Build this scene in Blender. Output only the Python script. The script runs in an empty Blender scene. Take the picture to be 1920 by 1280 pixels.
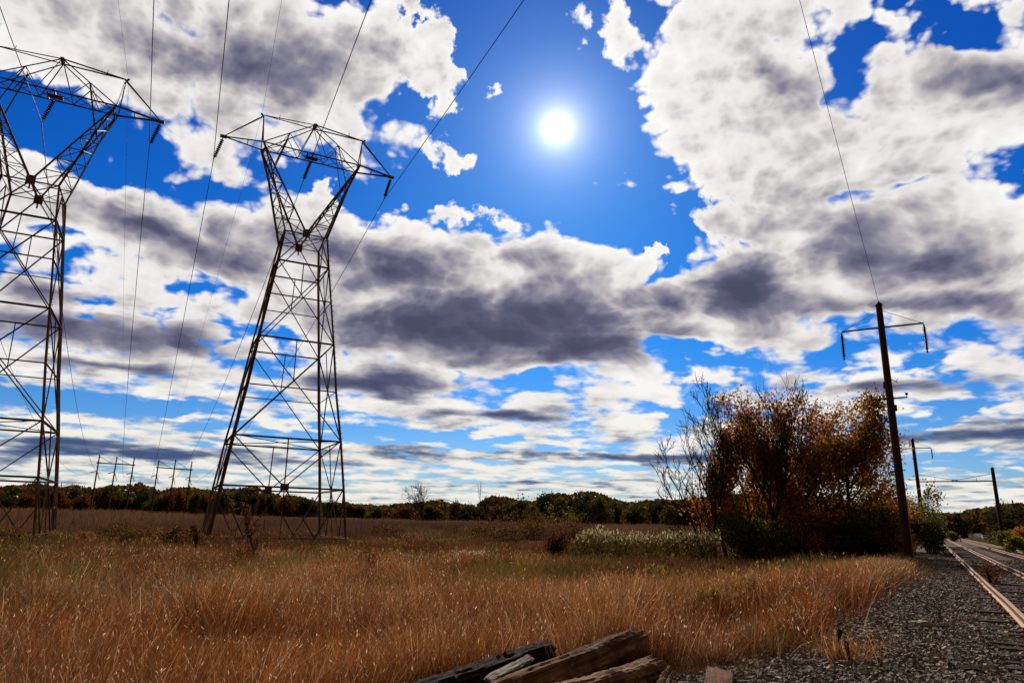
import bpy, bmesh, math, random
import numpy as np
from mathutils import Vector, Matrix

# ------------------------------------------------------------------ camera, sky, sun, exposure
S = bpy.context.scene
COL = S.collection
R = math.radians
CAMZ = 1.5
F_PX, PITCH, ROLL = 1281.63, R(14.8067), R(1.3315)      # solved from the two lattice towers, in pixels of the 1920 px photo
cd = bpy.data.cameras.new('camera'); cam = bpy.data.objects.new('camera', cd); COL.objects.link(cam)
cd.sensor_width = 36.0; cd.lens = 36.0 * F_PX / 1920.0; cd.clip_start = 0.05; cd.clip_end = 6000
fwd = Vector((0, math.cos(PITCH), math.sin(PITCH))); up0 = Vector((0, -math.sin(PITCH), math.cos(PITCH))); rt0 = Vector((1, 0, 0))
# picture x axis = cos*right + sin*down ; picture y axis (down) = -sin*right + cos*down
ca, sa = math.cos(ROLL), math.sin(ROLL)
# a world vector with camera coords (a right, b down) lands at x = ca*a - sa*b, y = sa*a + ca*b
ix = ca * rt0 - sa * (-up0); iy = sa * rt0 + ca * (-up0)
cam.matrix_world = Matrix((( ix.x, -iy.x, -fwd.x, 0), (ix.y, -iy.y, -fwd.y, 0), (ix.z, -iy.z, -fwd.z, CAMZ), (0, 0, 0, 1)))
S.camera = cam
S.view_settings.view_transform = 'Standard'; S.view_settings.look = 'None'
S.view_settings.exposure = 0.0; S.view_settings.gamma = 1.0
S.cycles.max_bounces = 5; S.cycles.diffuse_bounces = 2; S.cycles.glossy_bounces = 2
S.cycles.transmission_bounces = 3; S.cycles.transparent_max_bounces = 6
S.cycles.use_denoising = True

def ray(px, py):
    X = px - 960; Y = py - 640
    a = ca * X + sa * Y; b = -sa * X + ca * Y
    return Vector((a, F_PX * math.cos(PITCH) + b * math.sin(PITCH), F_PX * math.sin(PITCH) - b * math.cos(PITCH))).normalized()
def at(px, py, dist):
    """point seen at the photo's pixel px, py at a horizontal distance dist from the camera"""
    v = ray(px, py); h = math.hypot(v.x, v.y)
    return Vector((v.x / h * dist, v.y / h * dist, CAMZ + v.z / h * dist))
def onz(px, py, z):
    v = ray(px, py); k = (z - CAMZ) / v.z
    return Vector((v.x * k, v.y * k, z))
def azel(px, py):
    v = ray(px, py)
    return math.degrees(math.atan2(v.x, v.y)), math.degrees(math.asin(v.z))

SUN_AZ, SUN_EL = azel(1045, 240)

class NT:
    """small helper for node trees"""
    def __init__(s, tree): s.t = tree
    def n(s, kind, **kw):
        o = s.t.nodes.new(kind)
        for k, v in kw.items(): setattr(o, k, v)
        return o
    def link(s, a, b): s.t.links.new(a, b)
    def put(s, sock, v):
        if isinstance(v, bpy.types.NodeSocket): s.link(v, sock)
        elif v is not None: sock.default_value = v
    def m(s, op, a, b=None, c=None, clamp=False):
        o = s.n('ShaderNodeMath', operation=op, use_clamp=clamp)
        s.put(o.inputs[0], a); s.put(o.inputs[1], b); s.put(o.inputs[2], c)
        return o.outputs[0]
    def vm(s, op, a, b=None, scale=None):
        o = s.n('ShaderNodeVectorMath', operation=op)
        s.put(o.inputs[0], a); s.put(o.inputs[1], b)
        if scale is not None: s.put(o.inputs['Scale'], scale)
        return o.outputs['Value'] if op in ('LENGTH', 'DOT_PRODUCT', 'DISTANCE') else o.outputs[0]
    def ss(s, v, lo, hi, a=0.0, b=1.0):
        o = s.n('ShaderNodeMapRange', interpolation_type='SMOOTHSTEP')
        s.put(o.inputs[0], v); s.put(o.inputs[1], lo); s.put(o.inputs[2], hi); s.put(o.inputs[3], a); s.put(o.inputs[4], b)
        return o.outputs[0]
    def mix(s, f, a, b, mode='MIX'):
        o = s.n('ShaderNodeMix', data_type='RGBA', blend_type=mode)
        s.put(o.inputs[0], f); s.put(o.inputs[6], a); s.put(o.inputs[7], b)
        return o.outputs[2]
    def noise(s, vec, scale, detail=3, rough=0.5, dist=0.0, lac=2.0, color=False, dims='3D'):
        o = s.n('ShaderNodeTexNoise', noise_dimensions=dims)
        s.put(o.inputs['Vector'], vec); o.inputs['Scale'].default_value = scale; o.inputs['Detail'].default_value = detail
        o.inputs['Roughness'].default_value = rough; o.inputs['Distortion'].default_value = dist; o.inputs['Lacunarity'].default_value = lac
        return o.outputs['Color' if color else 'Fac']
    def ramp(s, f, stops, interp='LINEAR'):
        o = s.n('ShaderNodeValToRGB'); s.put(o.inputs[0], f); cr = o.color_ramp; cr.interpolation = interp
        while len(cr.elements) < len(stops): cr.elements.new(0.5)
        for e, (p, c) in zip(cr.elements, stops): e.position = p; e.color = (*c, 1)
        return o.outputs[0]

# blobs of cloud cover: photo x, y, half sizes, tilt in degrees (clockwise), weight.  Turned into azimuth / elevation below.
BLUE = [(800, 60, 115, 140, 10, -1.0), (960, 80, 150, 190, 0, -1.2), (1110, 130, 90, 150, 0, -0.8), (960, 290, 230, 190, 0, -1.4), (1130, 400, 240, 105, 10, -1.3),
        (1330, 390, 80, 50, 30, -.5), (1250, 470, 170, 45, 8, -1.0), (925, 450, 90, 45, 0, -.8), (750, 300, 90, 70, 30, -.9), (1180, 20, 60, 60, 0, -.6), (1190,250,50,100,-30,-.6),
        (150, 235, 200, 55, 14, -1.2), (30, 180, 120, 55, 0, -1.0), (260, 262, 90, 50, 40, -.8), (370, 325, 100, 38, 25, -.9), (560, 330, 110, 36, -10, -.9), (690, 350, 120, 46, 20, -1.1),
        (1625, 70, 46, 90, 10, -1.25), (1790, 35, 120, 38, 5, -1.2), (1610, 180, 36, 50, 0, -1.0), (1420, 285, 60, 22, 10, -.8), (1885, 280, 60, 40, 20, -.9), (1600, 375, 60, 18, -8, -.8), (1710, 350, 80, 11, -8, -.6), (1450, 440, 50, 20, 10, -.6), (1880, 372, 70, 13, -15, -.7),
        (60, 430, 110, 15, 8, -.7), (330, 545, 110, 14, 8, -.8), (140, 610, 110, 9, 8, -.5), (120, 745, 240, 27, 3, -1.0), (320, 775, 160, 17, 5, -.8), (150, 480, 50, 14, 0, -.6),
        (720, 818, 240, 22, 2, -.95), (1020, 716, 150, 24, -4, -1.0), (860, 695, 60, 15, 10, -.5), (1290, 665, 110, 24, 10, -.9), (1330, 640, 60, 14, 0, -.4), (1290, 770, 110, 20, 0, -.7), (1530, 665, 210, 20, -8, -.95), (1840, 615, 130, 18, -8, -.8), (1740, 790, 130, 26, -6, -1.0), (1260, 690, 60, 50, 0, -.5),
        (1830, 868, 190, 20, 0, -1.0), (1130, 845, 140, 8, 0, -.5), (860, 900, 260, 9, 0, -.5), (1180, 880, 160, 8, 0, -.45), (1640, 880, 80, 26, 0, -.5), (500, 700, 60, 12, 8, -.5)]
WHITE = [(400, 110, 420, 150, 6, .8), (690, 140, 110, 110, 30, .7), 
         (1400, 100, 250, 170, 10, 1.0), (1330, 260, 150, 120, 40, 1.0), (1560, 300, 220, 120, 10, .8), (1830, 160, 190, 90, 20, 1.1), (1700, 250, 160, 80, 20, .9), (1500, 400, 120, 60, 10, .8), (1000, 470, 40, 30, 0, .3), (1380, 180, 120, 90, 0, .5),
         (300, 420, 330, 110, 14, .9), (770, 440, 170, 62, 10, 1.1), (1070, 500, 160, 60, 10, 1.1), (940, 590, 380, 125, 4, 1.1), (1380, 530, 190, 115, 0, 1.1), (1340, 420, 50, 24, 20, .5), (1740, 480, 260, 120, 0, 1.0), (610, 355, 24, 40, 10, 1.0), (730, 720, 130, 36, 4, 1.0), (1650, 15, 70, 22, 10, 1.1), (1905, 20, 40, 40, 0, .9), (50, 600, 200, 60, 8, .35)]
SMALL = [(830, 160, 46, 50, 30, 2.6), (812, 72, 40, 38, -40, 2.5), (782, 18, 38, 22, 0, 2.2), (1125, 62, 62, 44, 10, 1.7), (838, 290, 52, 28, 10, 1.6), (908, 402, 76, 26, 8, 1.9), (922, 176, 26, 24, 0, 1.7), (742, 128, 50, 20, 15, 2.0), (720, 98, 24, 18, 0, 2.0), (610, 356, 26, 40, 10, 1.5), (1235, 466, 26, 13, 0, 2.2), (1350, 415, 54, 28, 25, 1.3), (50, 198, 30, 18, 0, 1.4), (150, 130, 160, 70, 10, .5), (420, 230, 150, 50, 20, .5)]
DARK = [(330, 60, 360, 80, 5, .40), (560, 130, 180, 70, 8, .42), (230, 400, 170, 40, 20, .65), (340, 450, 130, 36, 20, .5), (720, 500, 170, 60, 14, .95), (900, 622, 350, 54, 2, 1.3), (1060, 560, 120, 50, 10, .8), (1400, 535, 85, 72, 0, 1.4), (1240, 560, 60, 36, 0, .8),
        (1690, 470, 170, 62, 5, 1.1), (1860, 130, 150, 60, 25, .75), (1800, 560, 160, 20, 3, .8), (700, 722, 125, 24, 2, 1.25), (120, 630, 260, 34, 8, .9), (60, 540, 180, 34, 8, .8), (380, 640, 150, 34, 8, .6), (1500, 140, 90, 36, 20, .35), (1560, 560, 90, 26, 0, .5), (460, 470, 60, 60, 0, .5),
        (1210, 860, 330, 11, 0, 1.1), (940, 778, 170, 13, 0, .9), (1840, 812, 200, 26, 0, 1.1), (330, 850, 280, 15, 3, 1.1), (1700, 725, 180, 18, -5, .7), (1100, 665, 140, 24, 0, .6), (60, 850, 120, 26, 0, .8), (1620, 825, 90, 15, 0, .7), (740, 850, 160, 11, 0, .8), (200, 690, 200, 13, 5, .8), (1000, 905, 300, 6, 0, .6)]

def build_world():
    w = bpy.data.worlds.new('World'); S.world = w; w.use_nodes = True
    T = NT(w.node_tree); w.node_tree.nodes.clear()
    out = T.n('ShaderNodeOutputWorld'); bg = T.n('ShaderNodeBackground')
    tc = T.n('ShaderNodeTexCoord'); d = T.vm('NORMALIZE', tc.outputs['Generated'])
    sep = T.n('ShaderNodeSeparateXYZ'); T.link(d, sep.inputs[0]); x, y, z = sep.outputs
    A = T.m('MULTIPLY', T.m('ARCTAN2', x, y), 57.29578)
    E = T.m('MULTIPLY', T.m('ARCSINE', z), 57.29578)
    AE = T.n('ShaderNodeCombineXYZ'); T.link(A, AE.inputs[0]); T.link(E, AE.inputs[1]); AE = AE.outputs[0]
    den = T.m('ADD', T.m('MAXIMUM', z, 0.0), 0.10)
    P = T.n('ShaderNodeCombineXYZ'); T.link(T.m('DIVIDE', x, den), P.inputs[0]); T.link(T.m('DIVIDE', y, den), P.inputs[1]); P = P.outputs[0]
    # ragged outlines: warp the az/el coordinates by noise that is finer near the horizon
    w1 = T.noise(P, 2.0, 4, 0.5, color=True)
    w1 = T.vm('SUBTRACT', w1, (0.5, 0.5, 0.5))
    amp = T.ss(E, 0, 34, 1.2, 10.0)
    WR = T.vm('MULTIPLY', T.vm('SCALE', w1, scale=amp), (1.6, 0.9, 0))
    Q = T.vm('ADD', AE, WR)
    def field(blobs, vec, start=None):
        acc = start
        for (px, py, rx, ry, ang, wt) in blobs:
            a0, e0 = azel(px, py); t = R(ang)
            a1, e1 = azel(px + rx * math.cos(t), py + rx * math.sin(t)); a2, e2 = azel(px - ry * math.sin(t), py + ry * math.cos(t))
            L1 = math.hypot(a1 - a0, e1 - e0); L2 = math.hypot(a2 - a0, e2 - e0); rot = math.atan2(e1 - e0, a1 - a0)
            mp = T.n('ShaderNodeMapping', vector_type='TEXTURE'); T.link(vec, mp.inputs[0])
            mp.inputs[1].default_value = (a0, e0, 0); mp.inputs[2].default_value = (0, 0, rot); mp.inputs[3].default_value = (L1 * 1.35, L2 * 1.35, 1)
            g = T.n('ShaderNodeTexGradient', gradient_type='SPHERICAL'); T.link(mp.outputs[0], g.inputs[0])
            acc = T.m('MULTIPLY_ADD', g.outputs['Fac'], wt, acc if acc is not None else 0.0)
        return acc
    w2 = T.vm('SUBTRACT', T.noise(AE, 0.55, 4, 0.62, color=True), (0.5, 0.5, 0.5))
    Q2 = T.vm('ADD', T.vm('ADD', AE, T.vm('SCALE', WR, scale=0.30)), T.vm('MULTIPLY', w2, (4.5, 3.6, 0)))
    cover = field(SMALL, Q2, field(BLUE + WHITE, Q))
    dark = field(DARK, Q)
    # several sizes of billow, seen in perspective on the cloud deck, and an upright part
    nA = T.noise(P, 3.6, 7, 0.57)
    nA2 = T.noise(T.vm('SCALE', P, scale=0.955), 3.3, 4, 0.55)
    AEs = T.vm('MULTIPLY', AE, (0.055, 0.11, 0))
    nB = T.noise(AEs, 2.9, 6, 0.52)
    nB2 = T.noise(T.vm('ADD', AEs, (0.0, 0.04, 0)), 2.9, 5, 0.6)
    vw = T.vm('ADD', T.vm('MULTIPLY', AE, (0.30, 0.42, 0)), T.vm('SCALE', w1, scale=1.6))
    def puffs(v):
        vo = T.n('ShaderNodeTexVoronoi', voronoi_dimensions='2D', feature='F1'); T.link(v, vo.inputs['Vector'])
        vo.inputs['Scale'].default_value = 1.0; vo.inputs['Detail'].default_value = 2.2; vo.inputs['Roughness'].default_value = 0.50; vo.inputs['Lacunarity'].default_value = 2.2
        return T.m('SUBTRACT', 0.86, vo.outputs['Distance'])
    puff = puffs(vw); puff2 = puffs(T.vm('ADD', vw, (0.02, 0.30, 0)))
    puffw = T.ss(E, 3, 18, 0.25, 0.95)
    low = T.ss(E, 5, 16, 1.0, 0.0)
    fb = T.m('ADD', T.m('MULTIPLY', nA, T.m('MULTIPLY_ADD', low, 0.35, 0.5)), T.m('MULTIPLY', nB, T.m('MULTIPLY_ADD', low, -0.35, 0.5)))
    back = T.ss(y, -0.2, 0.40, 1.2, 0.0)  # unseen cloud cover behind the camera, added against the blue ambient light
    back2 = T.m('ADD', T.ss(y, -0.2, 0.40, 1.1, 0.0), T.ss(z, 0.80, 0.98, 0.0, 0.7))  # extra cloud darkness behind and overhead, put in to cut ambient light
    base = T.m('ADD', T.ss(E, 3, 20, 0.36, 0.22), back)
    dens = T.m('ADD', T.m('ADD', T.m('MULTIPLY', cover, 0.78), base), T.m('MULTIPLY', T.m('SUBTRACT', fb, 0.5), 3.0))
    dens = T.m('MULTIPLY_ADD', puff, puffw, dens)
    dens = T.m('MULTIPLY_ADD', dark, 0.45, dens)
    edge = T.m('MULTIPLY_ADD', T.noise(P, 1.9, 2, 0.5), 1.1, -0.10)
    a = T.ss(dens, 0.0, edge)
    # how thick: thin edges glow, thick middles go grey-violet; the thickness varies more softly than the outline
    nS = T.noise(P, 2.1, 2.5, 0.5)
    nS2 = T.noise(T.vm('SCALE', P, scale=0.955), 2.1, 2.5, 0.5)
    relief = T.m('MULTIPLY', T.m('SUBTRACT', nB2, nB), T.m('MULTIPLY_ADD', low, -0.2, 0.45))
    relief = T.m('MULTIPLY_ADD', T.m('SUBTRACT', nS2, nS), 1.6, relief)
    relief = T.m('MULTIPLY_ADD', T.m('SUBTRACT', nA2, nA), T.m('MULTIPLY_ADD', low, 3.0, 0.12), relief)
    relief = T.m('MULTIPLY_ADD', T.m('SUBTRACT', puff2, puff), T.m('MULTIPLY', puffw, 0.50), relief)
    relief = T.m('MULTIPLY_ADD', puff, T.m('MULTIPLY', puffw, 0.22), relief)
    rim = T.ss(dens, 0.05, 1.0, -0.42, 0.0)
    thick = T.m('ADD', T.m('MULTIPLY', dark, 0.95), rim)
    thick = T.m('ADD', thick, T.m('MULTIPLY', T.m('SUBTRACT', nS, 0.5), T.m('MULTIPLY_ADD', low, 0.8, 1.15)))
    thick = T.m('MULTIPLY_ADD', T.m('MAXIMUM', T.m('SUBTRACT', dens, 0.9), 0.0), 0.10, thick)
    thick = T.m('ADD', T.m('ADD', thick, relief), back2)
    thick = T.m('ADD', thick, T.m('MULTIPLY', T.ss(E, 14, 26, 1.0, 0.0), 0.12))
    cl = T.ramp(T.m('MULTIPLY_ADD', thick, 0.62, 0.24, clamp=True),
                [(0.0, (0.95, 0.93, 0.91)), (0.24, (0.80, 0.775, 0.765)), (0.40, (0.52, 0.49, 0.50)), (0.58, (0.235, 0.225, 0.30)), (0.78, (0.098, 0.098, 0.175)), (1.0, (0.060, 0.064, 0.125))])
    # low clouds are seen through more air: bluer in their shade
    cl = T.mix(T.ss(E, 2, 14, 1.0, 0.0), cl, T.ramp(T.m('MULTIPLY_ADD', thick, 0.62, 0.24, clamp=True),
                [(0.0, (0.88, 0.85, 0.78)), (0.28, (0.70, 0.69, 0.66)), (0.46, (0.34, 0.38, 0.45)), (0.7, (0.12, 0.17, 0.29)), (1.0, (0.06, 0.10, 0.22))]))
    # unseen warm grey overcast behind the camera, added to dim the ambient light
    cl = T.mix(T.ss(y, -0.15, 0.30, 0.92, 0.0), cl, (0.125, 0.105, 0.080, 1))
    sky = T.n('ShaderNodeTexSky', sky_type='NISHITA'); sky.sun_disc = False
    sky.sun_elevation = R(SUN_EL); sky.sun_rotation = R(SUN_AZ); sky.air_density = 1.0; sky.dust_density = 0.2; sky.ozone_density = 2.0
    blue = T.vm('SCALE', sky.outputs[0], scale=0.10)
    hs = T.n('ShaderNodeHueSaturation'); hs.inputs['Saturation'].default_value = 1.35; hs.inputs['Value'].default_value = 1.0; T.link(blue, hs.inputs['Color'])
    tint = T.ramp(T.m('DIVIDE', E, 60.0), [(0.0, (0.42, 0.50, 0.75)), (0.10, (0.30, 0.52, 0.85)), (0.25, (0.06, 0.48, 0.95)), (0.6, (0.03, 0.38, 0.92)), (1.0, (0.02, 0.30, 0.85))])
    blue = T.mix(1.0, hs.outputs[0], tint, 'MULTIPLY')
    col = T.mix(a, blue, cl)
    # the sun behind thin air: disc, and the glow round it
    sd = ray(1045, 240)
    c = T.vm('DOT_PRODUCT', d, tuple(sd)); ang = T.m('MULTIPLY', T.m('ARCCOSINE', T.m('MINIMUM', c, 1.0)), 57.29578)
    g1 = T.m('MULTIPLY', T.m('POWER', 2.71828, T.m('DIVIDE', ang, -0.70)), 2.0)
    g2 = T.m('MULTIPLY', T.m('POWER', 2.71828, T.m('DIVIDE', ang, -2.0)), 0.85)
    g3 = T.m('MULTIPLY', T.m('POWER', 2.71828, T.m('DIVIDE', ang, -8.0)), 0.12)
    glow = T.m('ADD', T.m('ADD', g1, g2), g3)
    gc = T.vm('SCALE', (1.0, 0.97, 0.93), scale=glow)
    col = T.vm('ADD', col, gc)
    col = T.mix(T.ss(z, -0.03, -0.012, 1.0, 0.0), col, (0.03, 0.025, 0.02, 1))
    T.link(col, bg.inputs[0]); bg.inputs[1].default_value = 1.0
    T.link(bg.outputs[0], out.inputs[0])
    w.cycles.sampling_method = 'MANUAL'; w.cycles.sample_map_resolution = 512
build_world()

sl = bpy.data.lights.new('sun', 'SUN'); sl.energy = 4.6; sl.angle = R(0.5); sl.color = (1.0, 0.93, 0.82)
sun = bpy.data.objects.new('sun', sl); COL.objects.link(sun)
sun.rotation_euler = (-ray(1045, 240)).to_track_quat('-Z', 'Y').to_euler()
#%%REST
# ------------------------------------------------------------------ helpers
def tag(o, label=None, cat=None, group=None, kind=None):
    if label: o['label'] = label
    if cat: o['category'] = cat
    if group: o['group'] = group
    if kind: o['kind'] = kind
    return o
def empty(name, loc=(0, 0, 0), rz=0.0):
    o = bpy.data.objects.new(name, None); COL.objects.link(o); o.location = loc; o.rotation_euler = (0, 0, rz); o.empty_display_size = 0.2
    return o
def link(name, me, mat=None, parent=None):
    if mat is not None and not me.materials: me.materials.append(mat)
    o = bpy.data.objects.new(name, me); COL.objects.link(o)
    if parent is not None: o.parent = parent
    return o
def copy_tree(o, parent=None):
    c = o.copy(); COL.objects.link(c)
    if parent is not None: c.parent = parent
    for ch in list(o.children): copy_tree(ch, c)
    return c
def quads_mesh(name, V, F, C=None, smooth=False):
    """V (n,3) and F (m,4) numpy arrays to a mesh, C optional per-vertex colours"""
    me = bpy.data.meshes.new(name); V = np.asarray(V, np.float32); F = np.asarray(F, np.int32)
    me.vertices.add(len(V)); me.vertices.foreach_set('co', V.ravel())
    k = F.shape[1]
    me.loops.add(F.size); me.loops.foreach_set('vertex_index', F.ravel())
    me.polygons.add(len(F)); me.polygons.foreach_set('loop_start', np.arange(0, F.size, k, dtype=np.int32))
    me.polygons.foreach_set('use_smooth', np.full(len(F), smooth))
    me.update(calc_edges=True)
    if C is not None:
        at_ = me.color_attributes.new('Col', 'FLOAT_COLOR', 'POINT')
        c4 = np.ones((len(V), 4), np.float32); c4[:, :3] = C; at_.data.foreach_set('color', c4.ravel())
    return me

class MB:
    def __init__(s): s.v = []; s.f = []
    def box(s, c, size, M=None):
        n = len(s.v); hx, hy, hz = size[0] / 2, size[1] / 2, size[2] / 2
        for dx, dy, dz in ((-1,-1,-1),(1,-1,-1),(1,1,-1),(-1,1,-1),(-1,-1,1),(1,-1,1),(1,1,1),(-1,1,1)):
            p = Vector((dx*hx, dy*hy, dz*hz))
            if M is not None: p = M @ p
            s.v.append(tuple(Vector(c) + p))
        for f in ((0,3,2,1),(4,5,6,7),(0,1,5,4),(1,2,6,5),(2,3,7,6),(3,0,4,7)): s.f.append([n + i for i in f])
        return s
    def frame(s, p0, p1, hint=(0, 0, 1)):
        p0, p1 = Vector(p0), Vector(p1); d = (p1 - p0).normalized(); h = Vector(hint)
        if abs(d.dot(h)) > 0.97: h = Vector((1, 0, 0)) if abs(d.x) < .9 else Vector((0, 1, 0))
        a = d.cross(h).normalized(); return p0, p1, a, a.cross(d).normalized()
    def angle(s, p0, p1, w, t=None, hint=(0, 0, 1)):
        """steel angle section: an L of two flanges w wide and t thick"""
        t = t or max(0.012, w * 0.14)
        p0, p1, a, b = s.frame(p0, p1, hint); n = len(s.v)
        prof = [(0, 0), (w, 0), (w, t), (t, t), (t, w), (0, w)]
        for p in (p0, p1):
            for (x, y) in prof: s.v.append(tuple(p + a * (x - w * .3) + b * (y - w * .3)))
        for i in range(6): j = (i + 1) % 6; s.f.append([n + i, n + j, n + 6 + j, n + 6 + i])
        s.f += [[n+0, n+1, n+2, n+3], [n+0, n+3, n+4, n+5], [n+9, n+8, n+7, n+6], [n+11, n+10, n+9, n+6]]
        return s
    def bar(s, p0, p1, w, h, hint=(0, 0, 1)):
        p0, p1, a, b = s.frame(p0, p1, hint); n = len(s.v)
        for p in (p0, p1):
            for x, y in ((-1,-1),(1,-1),(1,1),(-1,1)): s.v.append(tuple(p + a*(x*w/2) + b*(y*h/2)))
        for i in range(4): j = (i+1) % 4; s.f.append([n+i, n+j, n+4+j, n+4+i])
        s.f += [[n+3,n+2,n+1,n],[n+4,n+5,n+6,n+7]]
        return s
    def tube(s, pts, rad, seg=6, cap=True):
        pts = [Vector(p) for p in pts]; n0 = len(s.v); k = len(pts)
        if not hasattr(rad, '__len__'): rad = [rad] * k
        a = None
        for i, p in enumerate(pts):
            d = (pts[min(i+1, k-1)] - pts[max(i-1, 0)]).normalized()
            if a is None: a = d.orthogonal().normalized()
            a = (a - d * a.dot(d)).normalized(); b = d.cross(a)
            for j in range(seg):
                t = 2*math.pi*j/seg; s.v.append(tuple(p + (a*math.cos(t) + b*math.sin(t)) * rad[i]))
        for i in range(k-1):
            for j in range(seg):
                q = n0 + i*seg; s.f.append([q+j, q+(j+1) % seg, q+seg+(j+1) % seg, q+seg+j])
        if cap: s.f.append([n0+j for j in reversed(range(seg))]); s.f.append([n0+(k-1)*seg+j for j in range(seg)])
        return s
    def build(s, name, mat, parent=None, smooth=False):
        me = bpy.data.meshes.new(name); me.from_pydata(s.v, [], s.f); me.update()
        if smooth: me.polygons.foreach_set('use_smooth', np.ones(len(me.polygons), bool))
        return link(name, me, mat, parent)

# ------------------------------------------------------------------ materials
def material(name):
    m = bpy.data.materials.new(name); m.use_nodes = True; T = NT(m.node_tree); b = m.node_tree.nodes['Principled BSDF']
    return m, T, b
def bump(T, b, h, dist, strength=1.0):
    o = T.n('ShaderNodeBump'); o.inputs['Strength'].default_value = strength; o.inputs['Distance'].default_value = dist
    T.link(h, o.inputs['Height']); T.link(o.outputs[0], b.inputs['Normal'])
def rough_mat(name, c1, c2, scale, rough=0.8, metal=0.0, bumpd=0.0, stretch=(1, 1, 1), detail=6, spec=0.12, lo=.35, hi=.65):
    m, T, b = material(name); tc = T.n('ShaderNodeTexCoord'); v = T.vm('MULTIPLY', tc.outputs['Object'], stretch)
    n = T.noise(v, scale, detail, 0.6); T.link(T.mix(T.ss(n, lo, hi), (*c1, 1), (*c2, 1)), b.inputs['Base Color'])
    b.inputs['Roughness'].default_value = rough; b.inputs['Metallic'].default_value = metal; b.inputs['Specular IOR Level'].default_value = spec
    if bumpd: bump(T, b, n, bumpd)
    return m
def leaf_mat(name, trans=0.5, tint=(1, 1, 1), gloss=0.0):
    """thin plant matter: reflects and lets the sun through; colour per plant from the mesh"""
    m = bpy.data.materials.new(name); m.use_nodes = True; T = NT(m.node_tree); m.node_tree.nodes.clear()
    out = T.n('ShaderNodeOutputMaterial'); ca_ = T.n('ShaderNodeVertexColor', layer_name='Col')
    c = T.mix(1.0, ca_.outputs[0], (*tint, 1), 'MULTIPLY')
    d = T.n('ShaderNodeBsdfDiffuse'); t = T.n('ShaderNodeBsdfTranslucent'); T.link(c, d.inputs[0]); T.link(c, t.inputs[0])
    mx = T.n('ShaderNodeMixShader'); mx.inputs[0].default_value = trans; T.link(d.outputs[0], mx.inputs[1]); T.link(t.outputs[0], mx.inputs[2])
    res = mx.outputs[0]
    if gloss:
        g = T.n('ShaderNodeBsdfGlossy'); g.inputs['Roughness'].default_value = 0.35; g.inputs[0].default_value = (1, .95, .88, 1)
        m2 = T.n('ShaderNodeMixShader'); m2.inputs[0].default_value = gloss; T.link(res, m2.inputs[1]); T.link(g.outputs[0], m2.inputs[2]); res = m2.outputs[0]
    T.link(res, out.inputs[0]); return m

STEEL = rough_mat('rusted_galvanised_steel', (0.095, 0.040, 0.023), (0.19, 0.10, 0.062), 1.6, 0.6, 0.15, spec=0.25)
POLE = rough_mat('painted_steel_pole', (0.040, 0.013, 0.008), (0.062, 0.022, 0.013), 3.0, 0.6, 0.2, stretch=(1, 1, .2))
CREO = rough_mat('creosoted_pole', (0.045, 0.024, 0.016), (0.075, 0.045, 0.03), 5.0, 0.85, stretch=(1, 1, .1))
PORC = rough_mat('brown_porcelain', (0.03, 0.014, 0.010), (0.05, 0.022, 0.014), 4.0, 0.25)
GLINT_RIM = rough_mat('glint_and_rim_grey', (0.35, 0.33, 0.30), (0.45, 0.42, 0.38), 4.0, 0.3)  # pale grey for wheel rims, and for glints painted onto insulator strings
WIRE = rough_mat('weathered_conductor', (0.05, 0.042, 0.038), (0.09, 0.08, 0.07), 2.0, 0.6, 0.4)
BARK = rough_mat('bark', (0.026, 0.014, 0.009), (0.055, 0.032, 0.021), 6.0, 0.9, stretch=(1, 1, .25), bumpd=0.02)
TWIG = rough_mat('twig', (0.032, 0.018, 0.012), (0.06, 0.036, 0.025), 6.0, 0.9)
LEAF = leaf_mat('leaf', 0.62, (2.2, 2.0, 1.5))
FARLEAF = leaf_mat('far_leaf', 0.45, (1.05, 1.0, .9))
GRASS = leaf_mat('dry_grass', 0.55, gloss=0.02)
FLUFF = leaf_mat('seed_fluff', 0.6)

# ------------------------------------------------------------------ the ground
TAZ = R(30.953); TD = Vector((math.sin(TAZ), math.cos(TAZ), 0)); TN = Vector((math.cos(TAZ), -math.sin(TAZ), 0))
def tp(a, l, z=0.0):
    """along the track a, sideways l (right of the camera), height z"""
    if a > 250: l = l - (a - 250) ** 2 / 2400.0
    return Vector((TD.x * a + TN.x * l, TD.y * a + TN.y * l, z))
def sstep(x, lo, hi):
    t = np.clip((x - lo) / (hi - lo), 0, 1); return t * t * (3 - 2 * t)
_rs = np.random.RandomState(11); _g = _rs.rand(64, 64)
def vnoise(x, y):
    xi = np.floor(x).astype(int); yi = np.floor(y).astype(int); fx = x - xi; fy = y - yi
    fx = fx * fx * (3 - 2 * fx); fy = fy * fy * (3 - 2 * fy); g = lambda i, j: _g[(xi + i) % 64, (yi + j) % 64]
    return (g(0,0)*(1-fx)+g(1,0)*fx)*(1-fy)+(g(0,1)*(1-fx)+g(1,1)*fx)*fy
def fbm(x, y, s, n=3):
    r = 0; a = .5
    for k in range(n): r = r + a * vnoise(x * s + 17.3 * k, y * s + 5.1 * k); s *= 2.03; a *= .5
    return r / (1 - .5 ** n)
def al(x, y): return x * TD.x + y * TD.y, x * TN.x + y * TN.y
def ground_z(x, y):
    x = np.asarray(x, float); y = np.asarray(y, float); a, l = al(x, y)
    z = -0.06 - 0.85 * sstep(-l, 1.3, 8.0) - 0.35 * sstep(l, 9.0, 12.0)
    return z + 0.16 * (fbm(x, y, .12) - .5) * sstep(-l, 2.5, 6)

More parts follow.
